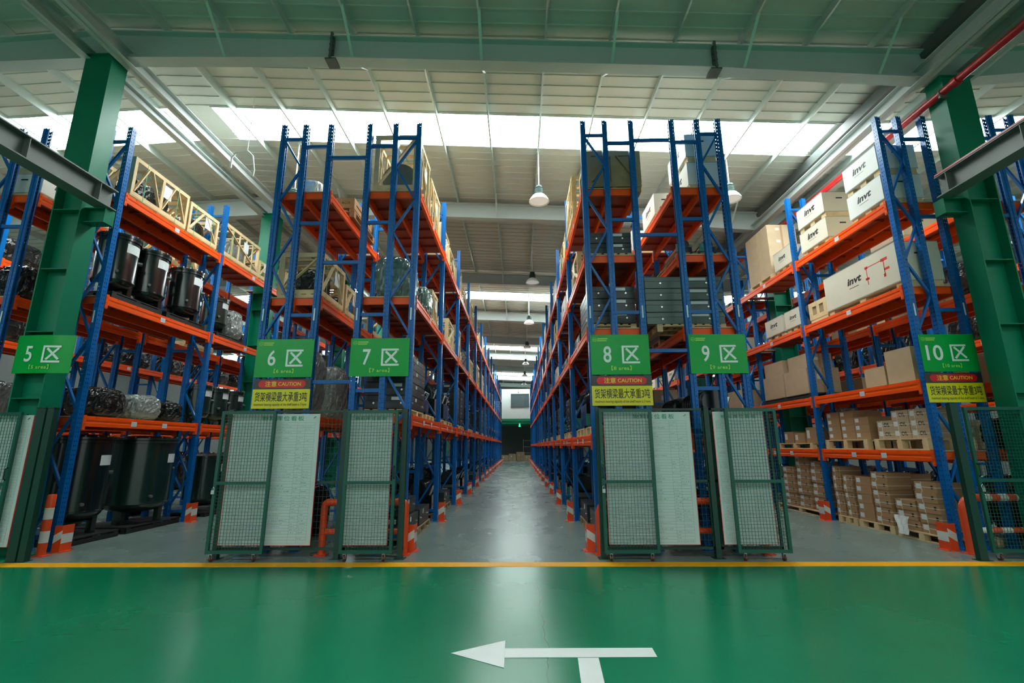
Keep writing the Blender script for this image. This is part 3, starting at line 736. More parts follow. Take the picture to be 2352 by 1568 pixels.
def whiteboard(label, x0, x1, y, z0, z1, seed, cols, title=True):
    w, h = x1 - x0, z1 - z0; r = thing('whiteboard', label, 'whiteboard', None, (x0, y, z0)); g = random.Random(seed)
    b = MB(); b.box(0, w, 0, .012, 0, h); ob('board', b, 'board_white', r)
    k = MB(); k.box(-.006, 0, -.002, .012, 0, h); k.box(w, w + .006, -.002, .012, 0, h); k.box(0, w, -.002, .012, -.006, 0); ob('edge_strip', k, 'ink_red', r)
    yy = -.0015; top = h * .93; bot = h * .015; rows = 42; l = MB()
    xs = [.05 * w + (w * .90) * c for c in cols]
    for i in range(rows + 1):
        z = top - (top - bot) * i / rows; l.face([(xs[0], yy, z - .0012), (xs[-1], yy, z - .0012), (xs[-1], yy, z + .0012), (xs[0], yy, z + .0012)])
    for x in xs: l.face([(x - .0012, yy, bot), (x + .0012, yy, bot), (x + .0012, yy, top), (x - .0012, yy, top)])
    ob('table_lines', l, 'ink_grey', r)
    if title:
        tt = MB(); plate_text(tt, '\u7269\u6599\u5e93\u4f4d\u770b\u677f', w * .34 if w > 1 else w * .16, h * .945, w * .48 if w > 1 else w * .7, h * .04 if w > 1 else h * .03, 0, yy, bold=.009, spacing=1.25)
        ob('title_lettering', tt, 'ink_green', r)
    hw = MB(); rh = (top - bot) / rows
    for i in range(rows):
        for c in range(len(xs) - 1):
            if g.random() < .38: continue
            x = xs[c] + .012; lim = xs[c] + (xs[c + 1] - xs[c]) * g.uniform(.4, .9); m = g.choice((0, 0, 1, 1, 1, 2)); z = top - rh * (i + .75)
            while x < lim:
                hh = g.uniform(.35, .8) * rh * .6; dx = g.uniform(-.006, .006)
                hw.face([(x, yy - .0004, z), (x + .0032, yy - .0004, z), (x + dx + .0032, yy - .0004, z + hh), (x + dx, yy - .0004, z + hh)], m)
                if g.random() < .5: hw.face([(x, yy - .0004, z + hh * .5), (x + .013, yy - .0004, z + hh * .5), (x + .013, yy - .0004, z + hh * .5 + .003), (x, yy - .0004, z + hh * .5 + .003)], m)
                x += g.uniform(.012, .022)
    ob('handwriting', hw, ['ink_grey', 'ink_green', 'ink_blue'], r)
    k = MB()
    if w > 1: k.bar((w * .93, -.006, h * .965), (w * .955, -.006, h * .98), .006, .006)
    for x in (.12 * w, .88 * w): k.bar((x, .012, h - .012), (x, .03, h + .02), .008, .01)
    ob('hook', k, 'ink_black', r)
GY, WY, FY = 7.235, 7.335, 7.42
COLS = (0, .10, .18, .27, .50, .78, .88, 1)
fence('green wire fence panel behind the wide whiteboard in front of rack six', -4.52, -2.69, FY, posts=(0.04, 1.83))
fence('green wire fence panel behind the narrow whiteboard in front of rack seven', -2.61, -1.72, FY, posts=(.85,))
whiteboard('wide whiteboard half covered by a gate in front of rack six', -4.43, -3.07, WY, .20, 2.10, 3, COLS)
whiteboard('narrow whiteboard behind a gate in front of rack seven', -2.63, -1.94, WY, .20, 2.10, 4, (0, .2, .35, .7, 1))
gate('green mesh gate with padlock at left end of the rack six fence', -4.53, -3.70, GY, lock=0.0)
gate('green mesh gate covering the narrow whiteboard before rack seven', -2.60, -1.83, GY, handle=1.0)
fence('green wire fence panel behind the wide whiteboard in front of rack eight', 1.20, 2.86, FY, posts=(.02, 1.68))
fence('green wire fence panel behind the narrow whiteboard in front of rack nine', 2.94, 3.84, FY, posts=())
whiteboard('wide whiteboard half covered by a gate in front of rack eight', 1.30, 2.61, WY, .20, 2.10, 5, COLS)
whiteboard('narrow whiteboard behind a gate in front of rack nine', 2.96, 3.72, WY, .20, 2.10, 6, (0, .2, .35, .7, 1))
gate('green mesh gate with padlock and handle before rack eight', 1.21, 2.00, GY, lock=0.0, handle=0.0)
gate('green mesh gate covering the narrow whiteboard before rack nine', 3.10, 3.86, GY, handle=1.0)
gate('green mesh gate over a whiteboard at the left edge', -8.65, -7.60, 7.19, handle=1.0)
whiteboard('whiteboard behind the mesh gate at the left edge', -8.6, -7.47, 7.25, .20, 2.10, 8, COLS)
for x, nm in ((-7.33, 'thicker'), (-7.18, 'thinner')):
    b = MB(); hw = .07 if nm == 'thicker' else .05
    b.box(x - hw, x + hw, 7.20, 7.29, .01, 2.2); b.box(x - hw - .004, x + hw + .004, 7.17, 7.33, 0, .01); b.box(x - hw - .004, x + hw + .004, 7.19, 7.30, 2.2, 2.215)
    thing('gate_post', '%s dark green gate post beside the left column and striped bollard' % nm, 'post', b.mesh('gate_post', ['gate_dark']))
gate('green mesh gate with padlock and no whiteboard, at the right edge', 6.66, 8.5, GY, lock=0.0, handle=0.0)
b = MB(); b.box(6.45, 6.56, 7.20, 7.28, .01, 2.2); b.box(6.42, 6.60, 7.17, 7.31, 0, .01)
thing('gate_post', 'dark green gate post between orange barrier and right edge gate', 'post', b.mesh('gate_post', ['gate_dark']))

# ------------------------------------------------------------------ barriers and bollard
def barrier(label, x0, x1, y, h=.80, square=False, bands=True):
    r = thing('rack_barrier', label, 'barrier', None, (x0, y, 0)); w = x1 - x0; rad = .055; cq = .18 if bands else .07
    pts, ms = [(0, 0, .012), (0, 0, h - .04 - cq)], []
    for i in range(1, 7): a = math.pi / 2 * i / 6; pts.append((cq - cq * math.cos(a), 0, h - .04 - cq + cq * math.sin(a)))
    n = 10
    for i in range(1, n): pts.append((cq + (w - 2 * cq) * i / n, 0, h - .04))
    for i in range(7): a = math.pi / 2 * i / 6; pts.append((w - cq + cq * math.sin(a), 0, h - .04 - cq + cq * math.cos(a)))
    pts.append((w, 0, .012))
    for i in range(len(pts) - 1):
        mx = (pts[i][0] + pts[i + 1][0]) / 2; ms.append(1 if bands and .2 < mx < w - .2 and int((mx - .18) / (w - .36) * n) % 2 == 1 else 0)
    b = MB(); b.tube(pts, rad, 12, ms); ob('hoop', b, ['guard_orange', 'guard_white'], r)
    b = MB(); p2 = [(.04 + (w - .08) * i / 10, 0, .33) for i in range(11)]; b.tube(p2, rad * .8, 12, [1 if bands and i % 2 == 1 else 0 for i in range(10)])
    ob('cross_rail', b, ['guard_orange', 'guard_white'], r)
    for x in (0, w):
        k = MB(); k.box(x - .09, x + .09, -.08, .08, 0, .012)
        for a in (-.065, .065): k.lathe([(.012, .012), (.012, .024), (0, .024)], 8, (x + a, -.055, 0))
        ob('base_plate', k, 'guard_orange', r)
barrier('plain orange tube barrier behind the fences of racks six and seven', -3.02, -1.76, 7.66, bands=False)
barrier('orange barrier with white bands behind the fences of racks eight and nine', 1.22, 3.72, 7.66)
barrier('orange barrier with white bands behind the right edge gate', 6.74, 8.35, 7.66, h=.84)
b = MB(); zs = [0, .19, .36, .53, .70, .88]
b.lathe([(.058, z) for z in [.01] + zs[1:]] + [(.05, .895), (0, .9)], 20, (-7.30, 7.62, 0), [0, 1, 0, 1, 0, 0, 0])
bo = thing('striped_bollard', 'orange and white striped bollard in front of rack five', 'bollard', b.mesh('striped_bollard', ['guard_orange', 'guard_white']))
b = MB(); b.box(-7.40, -7.20, 7.54, 7.70, 0, .01); ob('base_plate', b, 'guard_orange', bo)

# ------------------------------------------------------------------ kinds of goods (length runs along y, depth along x, origin at bottom centre)
_spec = {}
def memo(fn):
    def g(*a):
        k = (fn.__name__,) + a
        if k not in _spec: _spec[k] = fn(*a)
        return _spec[k]
    return g
@memo
def pallet(L, D, h, m):
    b = MB()
    for i in range(3):
        x = -D / 2 + .05 + (D - .1) * i / 2
        for j in range(3):
            y = -L / 2 + .06 + (L - .12) * j / 2; b.box(x - .05, x + .05, y - .06, y + .06, .02, h - .04)
        b.box(x - .05, x + .05, -L / 2, L / 2, 0, .02)
    for j in range(3):
        y = -L / 2 + .06 + (L - .12) * j / 2; b.box(-D / 2, D / 2, y - .05, y + .05, h - .04, h - .02)
    if m == 'black_skid': b.box(-D / 2 - .002, D / 2 + .002, -L / 2 - .002, L / 2 + .002, h - .021, h - .001); b.box(-D / 2 - .002, -D / 2 + .02, -L / 2, L / 2, .02, h - .04); b.box(D / 2 - .02, D / 2 + .002, -L / 2, L / 2, .02, h - .04)
    n = max(4, int(D / .13))
    for i in range(n):
        x = -D / 2 + .05 + (D - .1) * i / (n - 1); b.box(x - .048, x + .048, -L / 2, L / 2, h - .02, h)
    return ('pallet', 'pallet', b.mesh('pallet', [m]), [])
@memo
def open_crate(L, D, H, side, style, m):
    b = MB(); t = .05; z0 = .14
    for y in (-L / 2 + .03, 0, L / 2 - .03):
        b.box(-D / 2 + .03, D / 2 - .03, y - .045, y + .045, .0, .09)
    for i in range(5):
        x = -D / 2 + .05 + (D - .1) * i / 4; b.box(x - .045, x + .045, -L / 2, L / 2, .09, .11)
    base = b.mesh('skid_base', [m])
    b = MB()
    for x in (-D / 2, D / 2 - .03):
        for z in (.11, H - .09): b.box(x, x + .03, -L / 2, L / 2, z, z + .08)
        n = {'v': 3, 'slat': max(4, int(L / .24)), 'x': 2}[style]
        xm = x + .015
        if style == 'slat':
            for i in range(n):
                y = -L / 2 + .04 + (L - .08) * i / (n - 1); b.box(x, x + .025, y - .022, y + .022, .19, H - .09)
            b.bar((xm, -L / 2 + .05, H - .1), (xm, L / 2 - .05, .2), .03, .05, up=(1, 0, 0))
        else:
            k = 2 if L > 1.3 else 1
            for i in range(k + 1):
                y = -L / 2 + .035 + (L - .07) * i / k; b.box(x, x + .03, y - .035, y + .035, .19, H - .09)
            for i in range(k):
                ya = -L / 2 + .07 + (L - .07) * i / k; yb = ya + (L - .07) / k - .07
                if style == 'v': ym = (ya + yb) / 2; b.bar((xm, ya, .2), (xm, ym - .05, H - .1), .025, .06, up=(1, 0, 0)); b.bar((xm, ym + .05, H - .1), (xm, yb, .2), .025, .06, up=(1, 0, 0))
                else: b.bar((xm, ya, .2), (xm, yb, H - .1), .025, .06, up=(1, 0, 0))
    for y in (-L / 2 + .002, L / 2 - .032):
        for z in (.11, H - .09): b.box(-D / 2 + .03, D / 2 - .03, y, y + .03, z, z + .08)
        for x in (-D / 2 + .03, D / 2 - .10): b.box(x, x + .07, y, y + .03, .19, H - .09)
        b.bar((-D / 2 + .1, y + .015, .2), (D / 2 - .1, y + .015, H - .1), .025, .06, up=(0, 1, 0))
    for i in range(4):
        y = -L / 2 + .12 + (L - .24) * i / 3; b.box(-D / 2 + .03, D / 2 - .03, y - .04, y + .04, H - .012, H + .008)
    fr = b.mesh('crate_frame', [m])
    b = MB(); x = side * (D / 2 + .004); a, c = sorted((x, x - side * .003)); b.box(a, c, .02, .24, H * .52, H * .52 + .28)
    lb = b.mesh('label_sheet', ['paper'])
    sts = []
    for y in (-L * .3, L * .28):
        x = D / 2 + .003; st = MB()
        for q in ((-x, -x + .002, .0, H + .01), (x - .002, x, .0, H + .01)): st.box(q[0], q[1], y - .006, y + .006, q[2], q[3])
        st.box(-x, x, y - .006, y + .006, H + .009, H + .011); sts.append(('strap', st.mesh('strap', ['strap_green'])))
    return ('wooden_crate', 'crate', None, [('skid_base', base), ('crate_frame', fr), ('label_sheet', lb, 'white label sheet')] + sts)
@memo
def solid_crate(L, D, H, m):
    b = MB()
    for x in (-D / 2 + .06, 0, D / 2 - .06): b.box(x - .05, x + .05, -L / 2 + .02, L / 2 - .02, 0, .1)
    base = b.mesh('skid_base', [m])
    b = MB(); b.box(-D / 2 + .025, D / 2 - .025, -L / 2 + .025, L / 2 - .025, .1, H); pan = b.mesh('panel', ['old_wood'])
    b = MB()
    for y in (-L / 2, L / 2 - .025):
        for z in (.1, H - .1, ): b.box(-D / 2, D / 2, y, y + .025, z, z + .1)
        for x in (-D / 2, -.05, D / 2 - .1): b.box(x, x + .1, y, y + .0251, .2, H - .1)
        b.bar((-D / 2 + .1, y + .012, .2), (-.06, y + .012, H - .1), .024, .08, up=(0, 1, 0)); b.bar((D / 2 - .1, y + .012, .2), (.06, y + .012, H - .1), .024, .08, up=(0, 1, 0))
    for x in (-D / 2, D / 2 - .025):
        for z in (.1, H - .1): b.box(x, x + .025, -L / 2 + .026, L / 2 - .026, z, z + .1)
        for y in (-L / 2 + .03, L / 2 - .13, -.05): b.box(x, x + .025, y, y + .1, .2, H - .1)
    return ('wooden_crate', 'crate', None, [('skid_base', base), ('panel', pan), ('batten_frame', b.mesh('batten_frame', [m]))])
@memo
def white_case(L, D, H, side, m, marks):
    b = MB()
    for y in (-L / 2 + .09, 0, L / 2 - .09): b.box(-D / 2 + .03, D / 2 - .03, y - .08, y + .08, .02, .11)
    b.box(-D / 2 + .03, D / 2 - .03, -L / 2, L / 2, .0, .02)
    base = b.mesh('skid_base', ['crate_wood'])
    b = MB(); b.box(-D / 2, D / 2, -L / 2, L / 2, .11, H); bd = b.mesh('case_body', [m])
    x = side * (D / 2 + .0012); u = (0, side, 0); b = MB()
    lw = min(.42, L * .42); lh = lw * .34
    y0 = -side * lw / 2 + (.0 if marks != 'red' else side * -.1)
    b.text('invt', (x, y0, .11 + (H - .11) * .46), u, (0, 0, 1), lw, lh, 0, bold=.035, shear=.22)
    b.face([(x, y0 + side * lw * .1, .11 + (H - .11) * .36), (x, y0 + side * lw * .75, .11 + (H - .11) * .36), (x, y0 + side * lw * .75, .11 + (H - .11) * .375), (x, y0 + side * lw * .1, .11 + (H - .11) * .375)])
    lt = b.mesh('maker_lettering', ['ink_black'])
    eds = []
    for z in (.115, H - .012):
        b = MB(); b.box(-D / 2 - .002, D / 2 + .002, -L / 2 - .002, L / 2 + .002, z, z + .008); eds.append(('edge_strip', b.mesh('edge_strip', ['ink_grey'])))
    b = MB(); b.box(-.07, .07, -L / 2 - .002, -L / 2 - .0005, H * .72, H * .72 + .03); sl = b.mesh('hand_slot', ['ink_black'])
    ps = [('skid_base', base), ('case_body', bd), ('maker_lettering', lt, 'black maker lettering'), ('hand_slot', sl)] + eds
    if marks == 'red':
        b = MB(); yo = lambda a: side * a
        def ln(p, q, w): b.bar((x, yo(p[0]), p[1]), (x, yo(q[0]), q[1]), .001, w, up=(0, 0, 1)) if abs(p[0] - q[0]) > abs(p[1] - q[1]) else b.bar((x, yo(p[0]), p[1]), (x, yo(q[0]), q[1]), .001, w, up=(0, 1, 0))
        z = H - .22
        ln((.22, z), (.30, z), .05); ln((.30, z), (.66, z), .014); ln((.64, z + .0), (.80, z), .055)
        ln((.26, z), (.26, z - .34), .018); ln((.21, z - .22), (.31, z - .22), .045)
        ln((.70, z), (.70, z - .30), .018); ln((.69, z - .19), (.82, z - .19), .045); ln((.69, z - .27), (.69, z - .33), .05)
        ps.append(('spray_marks', b.mesh('spray_marks', ['ink_red']), 'red sprayed marks'))
    return ('plywood_case', 'case', None, ps)
@memo
def carton(L, D, H, side, kind):
    m = 'carton_pale' if kind in ('cyl', 'big') else 'carton_board'
    b = MB(); b.box(-D / 2, D / 2, -L / 2, L / 2, 0, H); ps = []; own = b.mesh('carton', [m])
    x = side * (D / 2 + .001); b = MB()
    if kind != 'big':
        ya = -L / 2 + .03 if side > 0 else L / 2 - .03; dy = side
        b.face([(x, ya, H * .3), (x, ya + dy * L * .26, H * .3), (x, ya + dy * L * .26, H * .82), (x, ya, H * .82)])
    else:
        b.face([(-D * .2, -L / 2 - .001, H * .55), (-D * .2 + .10, -L / 2 - .001, H * .55), (-D * .2 + .10, -L / 2 - .001, H * .75), (-D * .2, -L / 2 - .001, H * .75)])
    ps.append(('label', b.mesh('label', ['paper']), 'white label'))
    if kind == 'cyl':
        b = MB(); b.text('CYL', (x + side * .0005, -side * L * .05, H * .3), (0, side, 0), (0, 0, 1), L * .36, H * .42, 0, bold=.03); ps.append(('lettering', b.mesh('lettering', ['ink_black'])))
    if kind == 'plain' or kind == 'cyl':
        b = MB(); e = .0015
        for y in (L * .18,):
            b.box(-D / 2 - e, D / 2 + e, y - .006, y + .006, H, H + e); b.box(side * D / 2 - e, side * D / 2 + e, y - .006, y + .006, 0, H); b.box(-side * D / 2 - e, -side * D / 2 + e, y - .006, y + .006, 0, H)
        for xx in (-D / 2 - e, D / 2): b.box(xx, xx + e, -L / 2, L / 2, H * .46, H * .52)
        for y in (-L / 2 - e, L / 2): b.box(-D / 2, D / 2, y, y + e, H * .46, H * .52)
        ps.append(('strap', b.mesh('strap', ['strap_white'])))
    if kind == 'plain':
        b = MB(); b.face([(x, side * L * .24, H * .35), (x, side * L * .34, H * .35), (x, side * L * .34, H * .7), (x, side * L * .24, H * .7)]); ps.append(('printed_mark', b.mesh('printed_mark', ['ink_black'])))
    if kind == 'big':
        b = MB(); e = .001
        b.box(-D / 2, D / 2, -.025, .025, H, H + e); b.box(-.025, .025, -L / 2 - e, -L / 2, 0, H)
        ps.append(('tape', b.mesh('tape', ['carton_board'])))
    return ('carton', 'carton', own, ps)
@memo
def dark_case(L, D, H, side, m):
    # flat metal case: long side along y
    b = MB(); t = .012
    b.box(-D / 2, D / 2, -L / 2, L / 2, .012, H * .62); b.box(-D / 2 - .003, D / 2 + .003, -L / 2 - .003, L / 2 + .003, H * .62 + .004, H); b.box(-D / 2 + t, D / 2 - t, -L / 2 + t, L / 2 - t, H * .6, H * .64)
    for y in (-L / 2 + .08, L / 2 - .08): b.box(-D / 2 + .02, D / 2 - .02, y - .03, y + .03, 0, .012)
    own = b.mesh('body', [m]); b = MB()
    for x in (-D * .32, D * .32): b.lathe([(.022, 0), (.022, .012), (.0, .016)], 12, (0, 0, 0)); b.v = b.v
    b = MB(); nn = []
    for x in (-D * .3, D * .3):
        b.tube([(x, -L / 2 - .001, H * .45), (x, -L / 2 - .018, H * .45)], .018, 12)
    for y in (-L * .38, L * .38):
        b.tube([(side * (D / 2 + .001), y, H * .45), (side * (D / 2 + .018), y, H * .45)], .018, 12)
    kn = b.mesh('latch_knob', ['chrome']); b = MB()
    b.box(D * .08, D * .30, -L / 2 - .0045, -L / 2 - .0035, H * .68, H * .92); la = b.mesh('label', ['paper']); b = MB(); x = side * (D / 2 + .004); a, c = sorted((x, x + side * .001)); b.box(a, c, -L * .2, -L * .1, H * .66, H * .92)
    return ('equipment_case', 'case', None, [('body', own), ('latch_knob', kn, 'chrome latch knobs'), ('label', la, 'white label'), ('label', b.mesh('label', ['paper']), 'white label')])
@memo
def tank(R, H, m, lbl_a):
    legs = .10 if H < 1.5 else .2
    prof = [(0, legs), (R * .55, legs + .01), (R * .86, legs + .07), (R * .97, legs + .14), (R, legs + .17), (R * 1.03, legs + .175), (R * 1.03, legs + .195), (R, legs + .2), (R, H - .16), (R * 1.07, H - .155), (R * 1.07, H - .105), (R * 1.0, H - .1), (R * 1.07, H - .095), (R * 1.07, H - .05), (R * .85, H - .03), (R * .5, H), (0, H + .01)]
    b = MB(); b.lathe(prof, 36); shell = b.mesh('shell', [m]); b = MB()
    for i in range(16):
        a = 2 * math.pi * i / 16; b.lathe([(.016, H - .05), (.016, H - .022), (0, H - .022)], 6, (R * 1.02 * math.cos(a), R * 1.02 * math.sin(a), 0))
    bolts = b.mesh('flange_bolt', ['chrome']); b = MB()
    for i in range(3):
        a = 2 * math.pi * i / 3 + .5; x, y = R * .72 * math.cos(a), R * .72 * math.sin(a); b.box(x - .05, x + .05, y - .05, y + .05, 0, legs + .12)
    ft = b.mesh('foot', [m]); b = MB()
    n = 6; da = .30 / R
    for i in range(n):
        a0, a1 = lbl_a - da / 2 + da * i / n, lbl_a - da / 2 + da * (i + 1) / n; rr = R * 1.004
        b.face([(rr * math.cos(a0), rr * math.sin(a0), H * .68), (rr * math.cos(a1), rr * math.sin(a1), H * .68), (rr * math.cos(a1), rr * math.sin(a1), H * .68 + .18), (rr * math.cos(a0), rr * math.sin(a0), H * .68 + .18)])
    lb = b.mesh('label_sheet', ['paper']); b = MB(); a = lbl_a - .75; p = Vector((math.cos(a), math.sin(a), 0))
    q = p * (R * .99); b.tube([q + Vector((0, 0, legs + .32)), q + p * .07 + Vector((0, 0, legs + .32))], .028, 10); a2 = lbl_a + .75; p2 = Vector((math.cos(a2), math.sin(a2), 0)); q = p2 * R * .99
    b.tube([q + Vector((0, 0, H * .6)), q + p2 * .07 + Vector((0, 0, H * .6))], .035, 10)
    return ('pressure_tank', 'tank', None, [('shell', shell), ('flange_bolt', bolts), ('foot', ft), ('label_sheet', lb, 'white label sheet'), ('valve', b.mesh('valve', ['steel_dark']))])
def blob(L, D, H, m, seed, k=.16, e=.6, name='wrapped_goods', flat=.0):
    b = MB(); nu, nv = 60, 30; off = Vector((seed * 7.3, seed * 3.1, seed))
    sg = lambda v, p: math.copysign(abs(v) ** p, v)
    for j in range(nv + 1):
        ph = -math.pi / 2 + math.pi * j / nv
        for i in range(nu):
            th = 2 * math.pi * i / nu
            v = Vector((D / 2 * sg(math.cos(ph), e) * sg(math.cos(th), e), L / 2 * sg(math.cos(ph), e) * sg(math.sin(th), e), H / 2 + H / 2 * sg(math.sin(ph), e)))
            n1 = noise.noise(Vector((v.x, v.y, v.z)) * 1.8 + off); n2 = noise.noise(Vector((v.x * 2, v.y * 2, v.z)) * 5 + off); n3 = abs(noise.noise(v * 11 + off))
            n4 = abs(noise.noise(Vector((v.x + v.z * .7, v.y - v.z * .5, v.z)) * 16 + off))
            s = 1 - k * (.5 + .5 * n1) - .14 * abs(n2) - .09 * n3 - .05 * n4
            zz = v.z * (1 - k * .8 * (.5 + .5 * n1)) - .04 * n3
            b.v.append((v.x * s, v.y * s, max(0.0, zz)))
    for j in range(nv):
        for i in range(nu):
            b.f.append((j * nu + i, j * nu + (i + 1) % nu, (j + 1) * nu + (i + 1) % nu, (j + 1) * nu + i)); b.m.append(0); b.s.append(False)
    b2 = b.mesh(name, [m]); return b2
_bl = {}
def wrapped(L, D, H, m, seed, name='wrapped_goods', cat='bundle'):
    k = (L, D, H, m, seed)
    if k not in _bl: _bl[k] = blob(L, D, H, m, seed, name=name)
    return (name, cat, _bl[k], [])
@memo
def motor(L, D, H, m):      # black machine block with pipes and teal bracket
    b = MB(); b.box(-D / 2, D / 2, -L / 2, L / 2, .0, .05); b.box(-D / 2 + .06, D / 2 - .06, -L / 2 + .05, L / 2 - .05, .05, H * .55); b.tube([(0, -L / 2 + .02, H * .7), (0, L / 2 - .02, H * .7)], H * .27, 20)
    for i in range(9): y = -L / 2 + .1 + (L - .2) * i / 8; b.lathe([(0, 0)], 3) if False else b.tube([(0, y - .008, H * .7), (0, y + .008, H * .7)], H * .30, 20)
    own = b.mesh('body', ['black_paint']); b = MB(); b.tube([(D * .3, -L * .3, H * .5), (D * .42, -L * .3, H * .8), (D * .42, L * .3, H * .8), (D * .3, L * .32, H * .5)], .03, 10)
    pp = b.mesh('pipe', ['chrome']); b = MB(); b.box(-D * .45, -D * .1, -L / 2 - .012, -L / 2, .05, .05 + min(.24, H * .5)); b.tube([(-D * .27, -L / 2 - .02, .16), (-D * .27, -L / 2 - .01, .16)], .05, 14)
    return ('machine_unit', 'machine', None, [('body', own), ('pipe', pp), ('bracket', b.mesh('bracket', ['teal_bracket']), 'teal bracket')])

LV = {3: ('lowest shelf', 'middle shelf', 'top shelf'), 4: ('lowest shelf', 'second shelf', 'third shelf', 'top shelf')}
SPOT = {}
def where(rid, lv, yw, xw=None):
    n = len(ROWS[rid][3]); k = int((yw - Y0) // BAY); f = (yw - Y0) / BAY - k
    lev = 'floor' if lv < 0 else LV[n][lv]
    return ('on %s under %s' if lv < 0 else 'on %s of %s') % (lev, rname(rid)), ORD[max(0, k)] + ' bay', ('near end' if f < .36 else 'middle' if f < .64 else 'far end')
def put(spec, look, rid, lv, y, xoff=0.0, lift=0.0, group=None, extra='', rz=0.0):
    xo, xi, s, levels = ROWS[rid]; xc = (xo + xi) / 2 + xoff; z = (0.0 if lv < 0 else levels[lv]) + lift
    a, c, d = where(rid, lv, y)
    lab = '%s %s, %s, %s' % (look, a, c, d)
    if extra: lab += ' ' + extra
    return inst(spec, lab, (xc, y, z + .001), rz, group)

# ------------------------------------------------------------------ goods on rack 5
V = 1
put(open_crate(1.55, .80, .92, V, 'v', 'crate_wood'), 'open pine crate', '5', 2, 8.98)
put(wrapped(1.25, .58, .62, 'wrap_black', 1), 'black wrapped load inside crate', '5', 2, 8.98, lift=.115)
put(open_crate(1.05, .80, .84, V, 'v', 'crate_wood'), 'shorter open pine crate', '5', 2, 10.34)
put(wrapped(.8, .56, .55, 'wrap_black', 2), 'black wrapped load inside crate', '5', 2, 10.34, lift=.115)
put(open_crate(1.65, .80, .98, V, 'slat', 'crate_wood'), 'slatted pale crate', '5', 2, 11.95, xoff=.0)
put(wrapped(1.3, .58, .68, 'wrap_silver', 3), 'clear wrapped load inside slatted crate', '5', 2, 11.95, lift=.115)
put(open_crate(.42, .60, .62, V, 'x', 'crate_wood'), 'small pale crate', '5', 2, 13.02, xoff=.10)
for y in (8.84, 10.22):
    put(pallet(1.25, .80, .15, 'black_skid'), 'black pallet under black tanks', '5', 1, y, group='black pallets on rack five')
for i, (y, xo, w) in enumerate(((8.56, .06, 'nearest tall'), (9.36, .06, 'second tall'), (10.42, .10, 'third tall'))):
    put(tank(.335, 1.24, 'black_paint', .0), '%s black tank' % w, '5', 1, y, xoff=xo, lift=.152, group='black tanks on the middle shelf')
put(tank(.2, .95, 'black_paint', -.5), 'narrow black tank between tall ones', '5', 1, 9.90, xoff=-.27, lift=.152, group='black tanks on the middle shelf')
put(pallet(1.2, .80, .12, 'black_skid'), 'black pallet under tank', '5', 1, 11.9)
put(tank(.30, .98, 'tank_green', .1), 'fourth dark tank, beyond the post,', '5', 1, 11.62, xoff=.06, lift=.122)
put(wrapped(.62, .62, .9, 'wrap_silver', 12), 'clear wrapped load', '5', 1, 12.42, lift=.122)
put(wrapped(1.0, .72, .62, 'wrap_black', 4), 'black wrapped bundle', '5', 0, 8.75)
put(wrapped(.85, .72, .58, 'wrap_silver', 5), 'silver wrapped bundle', '5', 0, 9.72)
put(wrapped(.6, .7, .5, 'wrap_black', 6), 'dark wrapped bundle', '5', 0, 10.5)
put(pallet(1.9, .80, .12, 'black_skid'), 'black pallet below dark green tanks', '5', 0, 12.15, xoff=.0) if False else None
for i, y in enumerate((11.40, 12.08, 12.76)):
    put(tank(.31, .98, 'tank_green', .1), '%s dark green tank' % ORD[i], '5', 0, y, xoff=.06, group='dark green tanks on the lowest shelf')
put(pallet(1.45, 1.0, .12, 'black_skid'), 'wide black skid under the largest tank', '5', -1, 10.15, xoff=-.08)
put(tank(.56, 1.72, 'tank_green', .25), 'largest dark green tank', '5', -1, 10.18, xoff=-.08, lift=.122)
put(pallet(1.0, 1.0, .12, 'black_skid'), 'black skid under front tank', '5', -1, 8.75, xoff=-.08)
put(tank(.44, 1.72, 'black_paint', .2), 'tall black tank behind front post', '5', -1, 8.75, xoff=-.10, lift=.122)
put(pallet(1.1, .95, .1, 'black_skid'), 'black skid under mid size tank', '5', -1, 12.2)
put(tank(.43, 1.35, 'tank_green', .2), 'mid size dark green tank', '5', -1, 12.2, lift=.102)
for i, (y, m) in enumerate(((14.9, 'wrap_black'), (16.2, 'wrap_silver'), (17.75, 'wrap_black'), (19.0, 'wrap_silver'), (21.0, 'wrap_black'), (24.2, 'wrap_silver'))):
    put(wrapped(1.0, .7, .75, m, 20 + i), '%s wrapped load' % ('black' if m == 'wrap_black' else 'silver'), '5', 0, y)
    put(open_crate(1.1, .8, .85, V, 'slat', 'crate_wood'), 'pale slatted crate', '5', 2, y)
    put(tank(.31, .98, 'tank_green', .1), 'dark green tank', '5', 1, y)
# rack 4, seen past the column
for i, (y, lv, m, h) in enumerate(((8.6, 0, 'wrap_silver', .7), (9.8, 0, 'wrap_black', .75), (8.7, 1, 'wrap_black', .8), (10.0, 1, 'wrap_silver', .7), (12.0, 0, 'wrap_silver', .7), (13.0, 0, 'wrap_black', .6), (11.72, 1, 'wrap_black', .8), (9.0, -1, 'wrap_silver', .9), (10.3, -1, 'wrap_silver', .8), (12.2, -1, 'wrap_black', .9), (14.8, 0, 'wrap_silver', .7), (15.0, -1, 'wrap_silver', .8))):
    put(wrapped(1.05, .75, h, m, 40 + i), '%s wrapped load' % ('black' if m == 'wrap_black' else 'silver'), '4', lv, y)
put(open_crate(1.2, .8, .9, V, 'x', 'crate_wood'), 'open pine crate', '4', 1, 13.2)
for i, y in enumerate((8.55, 9.45)):
    for j in range(2):
        put(white_case(.8, .75, .52, V, 'case_white', 'none'), '%s grey white case' % ('lower' if j == 0 else 'upper'), '4', 2, y, lift=.522 * j)
put(open_crate(1.3, .8, .9, V, 'v', 'crate_wood'), 'open pine crate', '4', 2, 12.0)

